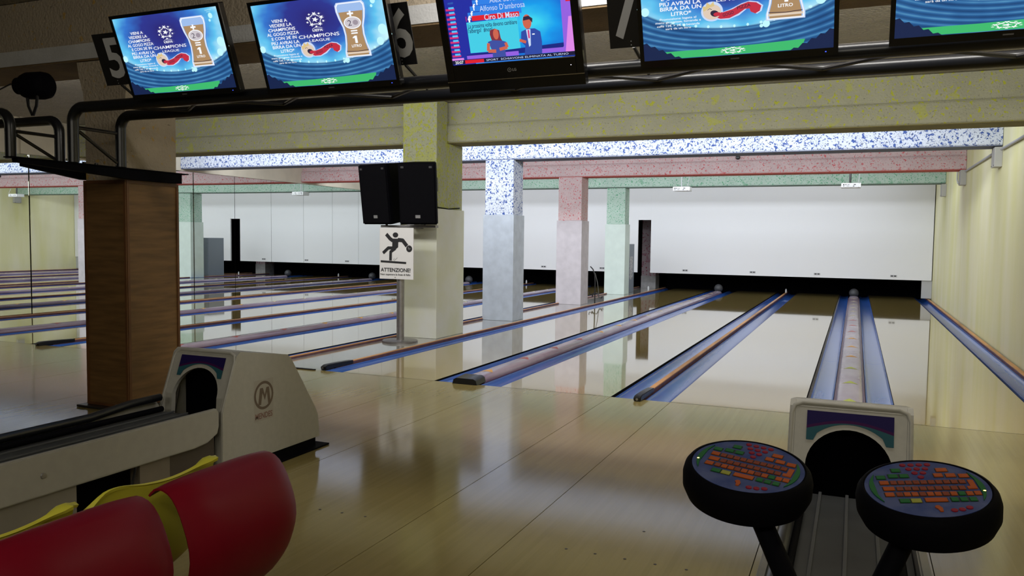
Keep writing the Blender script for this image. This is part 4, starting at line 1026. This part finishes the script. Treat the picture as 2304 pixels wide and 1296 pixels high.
    for k, ch in enumerate('JKLMNOPQ'): cv.text(ch, -.077+.0197*k, -.039, .0065, ik, 0)
    cv.build('key_print', p)
    b = nb(); tube(b, [pole_start, pole_end], .030, 14); obj('pole', b, BLKM, t, True)
    return t
console((-1.686, -4.408, .724), (.051, -.202, 1), (.9868, -.1417, -.0789), 'round black console with coloured keys, amber light on its outer far-left edge', -1, (-1.50, -4.66, .392), (-1.672, -4.39, .62))
console((-1.205, -4.326, .699), (-.082, -.22, 1), (.9832, .1437, .1122), 'round black console with coloured keys and amber light near the yellow wall side', 1, (-1.34, -4.48, .392), (-1.235, -4.33, .60))

# ------------------------------------------------------------------ chairs
def grid_surface(f, nu, nv, th, mt, name, par, flip=False):
    b = nb(); V = [[b.verts.new(f(i/nu, j/nv)) for j in range(nv+1)] for i in range(nu+1)]
    for i in range(nu):
        for j in range(nv): b.faces.new((V[i][j], V[i+1][j], V[i+1][j+1], V[i][j+1]))
    bmesh.ops.recalc_face_normals(b, faces=b.faces)
    if flip: bmesh.ops.reverse_faces(b, faces=b.faces)
    bmesh.ops.solidify(b, geom=b.faces[:], thickness=th)
    bmesh.ops.recalc_face_normals(b, faces=b.faces)
    return obj(name, b, mt, par, True)
def spline(pts, t):
    n = len(pts)-1; x = t*n; i = min(int(x), n-1); f = x-i
    p0, p1, p2, p3 = pts[max(i-1, 0)], pts[i], pts[i+1], pts[min(i+2, n)]
    return tuple(.5*((2*b)+(c-a)*f+(2*a-5*b+4*c-d)*f*f+(3*b-a-3*c+d)*f**3) for a, b, c, d in zip(p0, p1, p2, p3))
def chair(y0, label):
    """y0: row position of the back's middle; faces the ball rack (-x)"""
    t = thing('moulded_chair', label, 'chair', (-3.25, y0, 0), 'red backed moulded chairs in a row')
    rp = [(-3.12, .700), (-3.075, .724), (-3.015, .708), (-2.965, .645), (-2.940, .560), (-2.955, .480), (-2.990, .410), (-3.05, .345), (-3.15, .305), (-3.30, .29)]
    def fr(u, v):
        x, z = spline(rp, v); s = u*2-1; e = abs(s)
        hw = .205+.008*sin(pi*min(1, v*1.2))
        x -= .035*e**4*min(1, v*3); z -= .012*e**4
        return (x, y0+s*hw, z)
    grid_surface(fr, 18, 26, .006, REDC, 'red_back_shell', t)
    yp = [(-3.196, .703), (-3.204, .700), (-3.21, .65), (-3.215, .56), (-3.228, .47), (-3.262, .405), (-3.34, .374), (-3.45, .37), (-3.56, .385), (-3.65, .40), (-3.69, .39), (-3.70, .365)]
    def fy(u, v):
        x, z = spline(yp, v); s = u*2-1; e = abs(s)
        hw = .245-.02*v
        up = max(0, 1-v*3.2)
        x += -.03*e**2*(1-up); z += .035*e**3*(1 if v > .45 else v/.45)
        z -= .10*max(0, -s-.62)**1.6*up*3
        z += .022*math.exp(-((s-.80)/.12)**2)*up - .016*math.exp(-((s-.25)/.5)**2)*up + .012*math.exp(-((s+.5)/.25)**2)*up
        x += .045*math.exp(-((s-.78)/.10)**2)*max(0, 1-v*10)
        return (x, y0-.115+s*hw, z)
    grid_surface(fy, 30, 30, .008, YELS, 'yellow_seat_shell', t)
    b = nb(); lathe(b, (-3.38, y0-.05, .012), (0, 0, 1), [(.03, 0), (.03, .325)], 16); obj('pedestal', b, BLK, t, True)
    obj('base', lathe(nb(), (-3.38, y0-.05, .001), (0, 0, 1), [(.19, 0), (.19, .006), (.05, .018), (0, .018)], 32), BLK, t, True)
    obj('seat_bracket', box(nb(), -3.50, -3.10, y0-.10, y0, .338, .357, .003), BLK, t)
    obj('back_support', box(nb(), -3.10, -3.06, y0+.03, y0+.09, .345, .56, .004), BLK, t)
    return t
chair(-5.085, 'moulded chair with red back and yellow seat, the nearer one to the ball return hood')
chair(-5.085-.487, 'moulded chair with red back and yellow seat at the bottom corner of the picture')
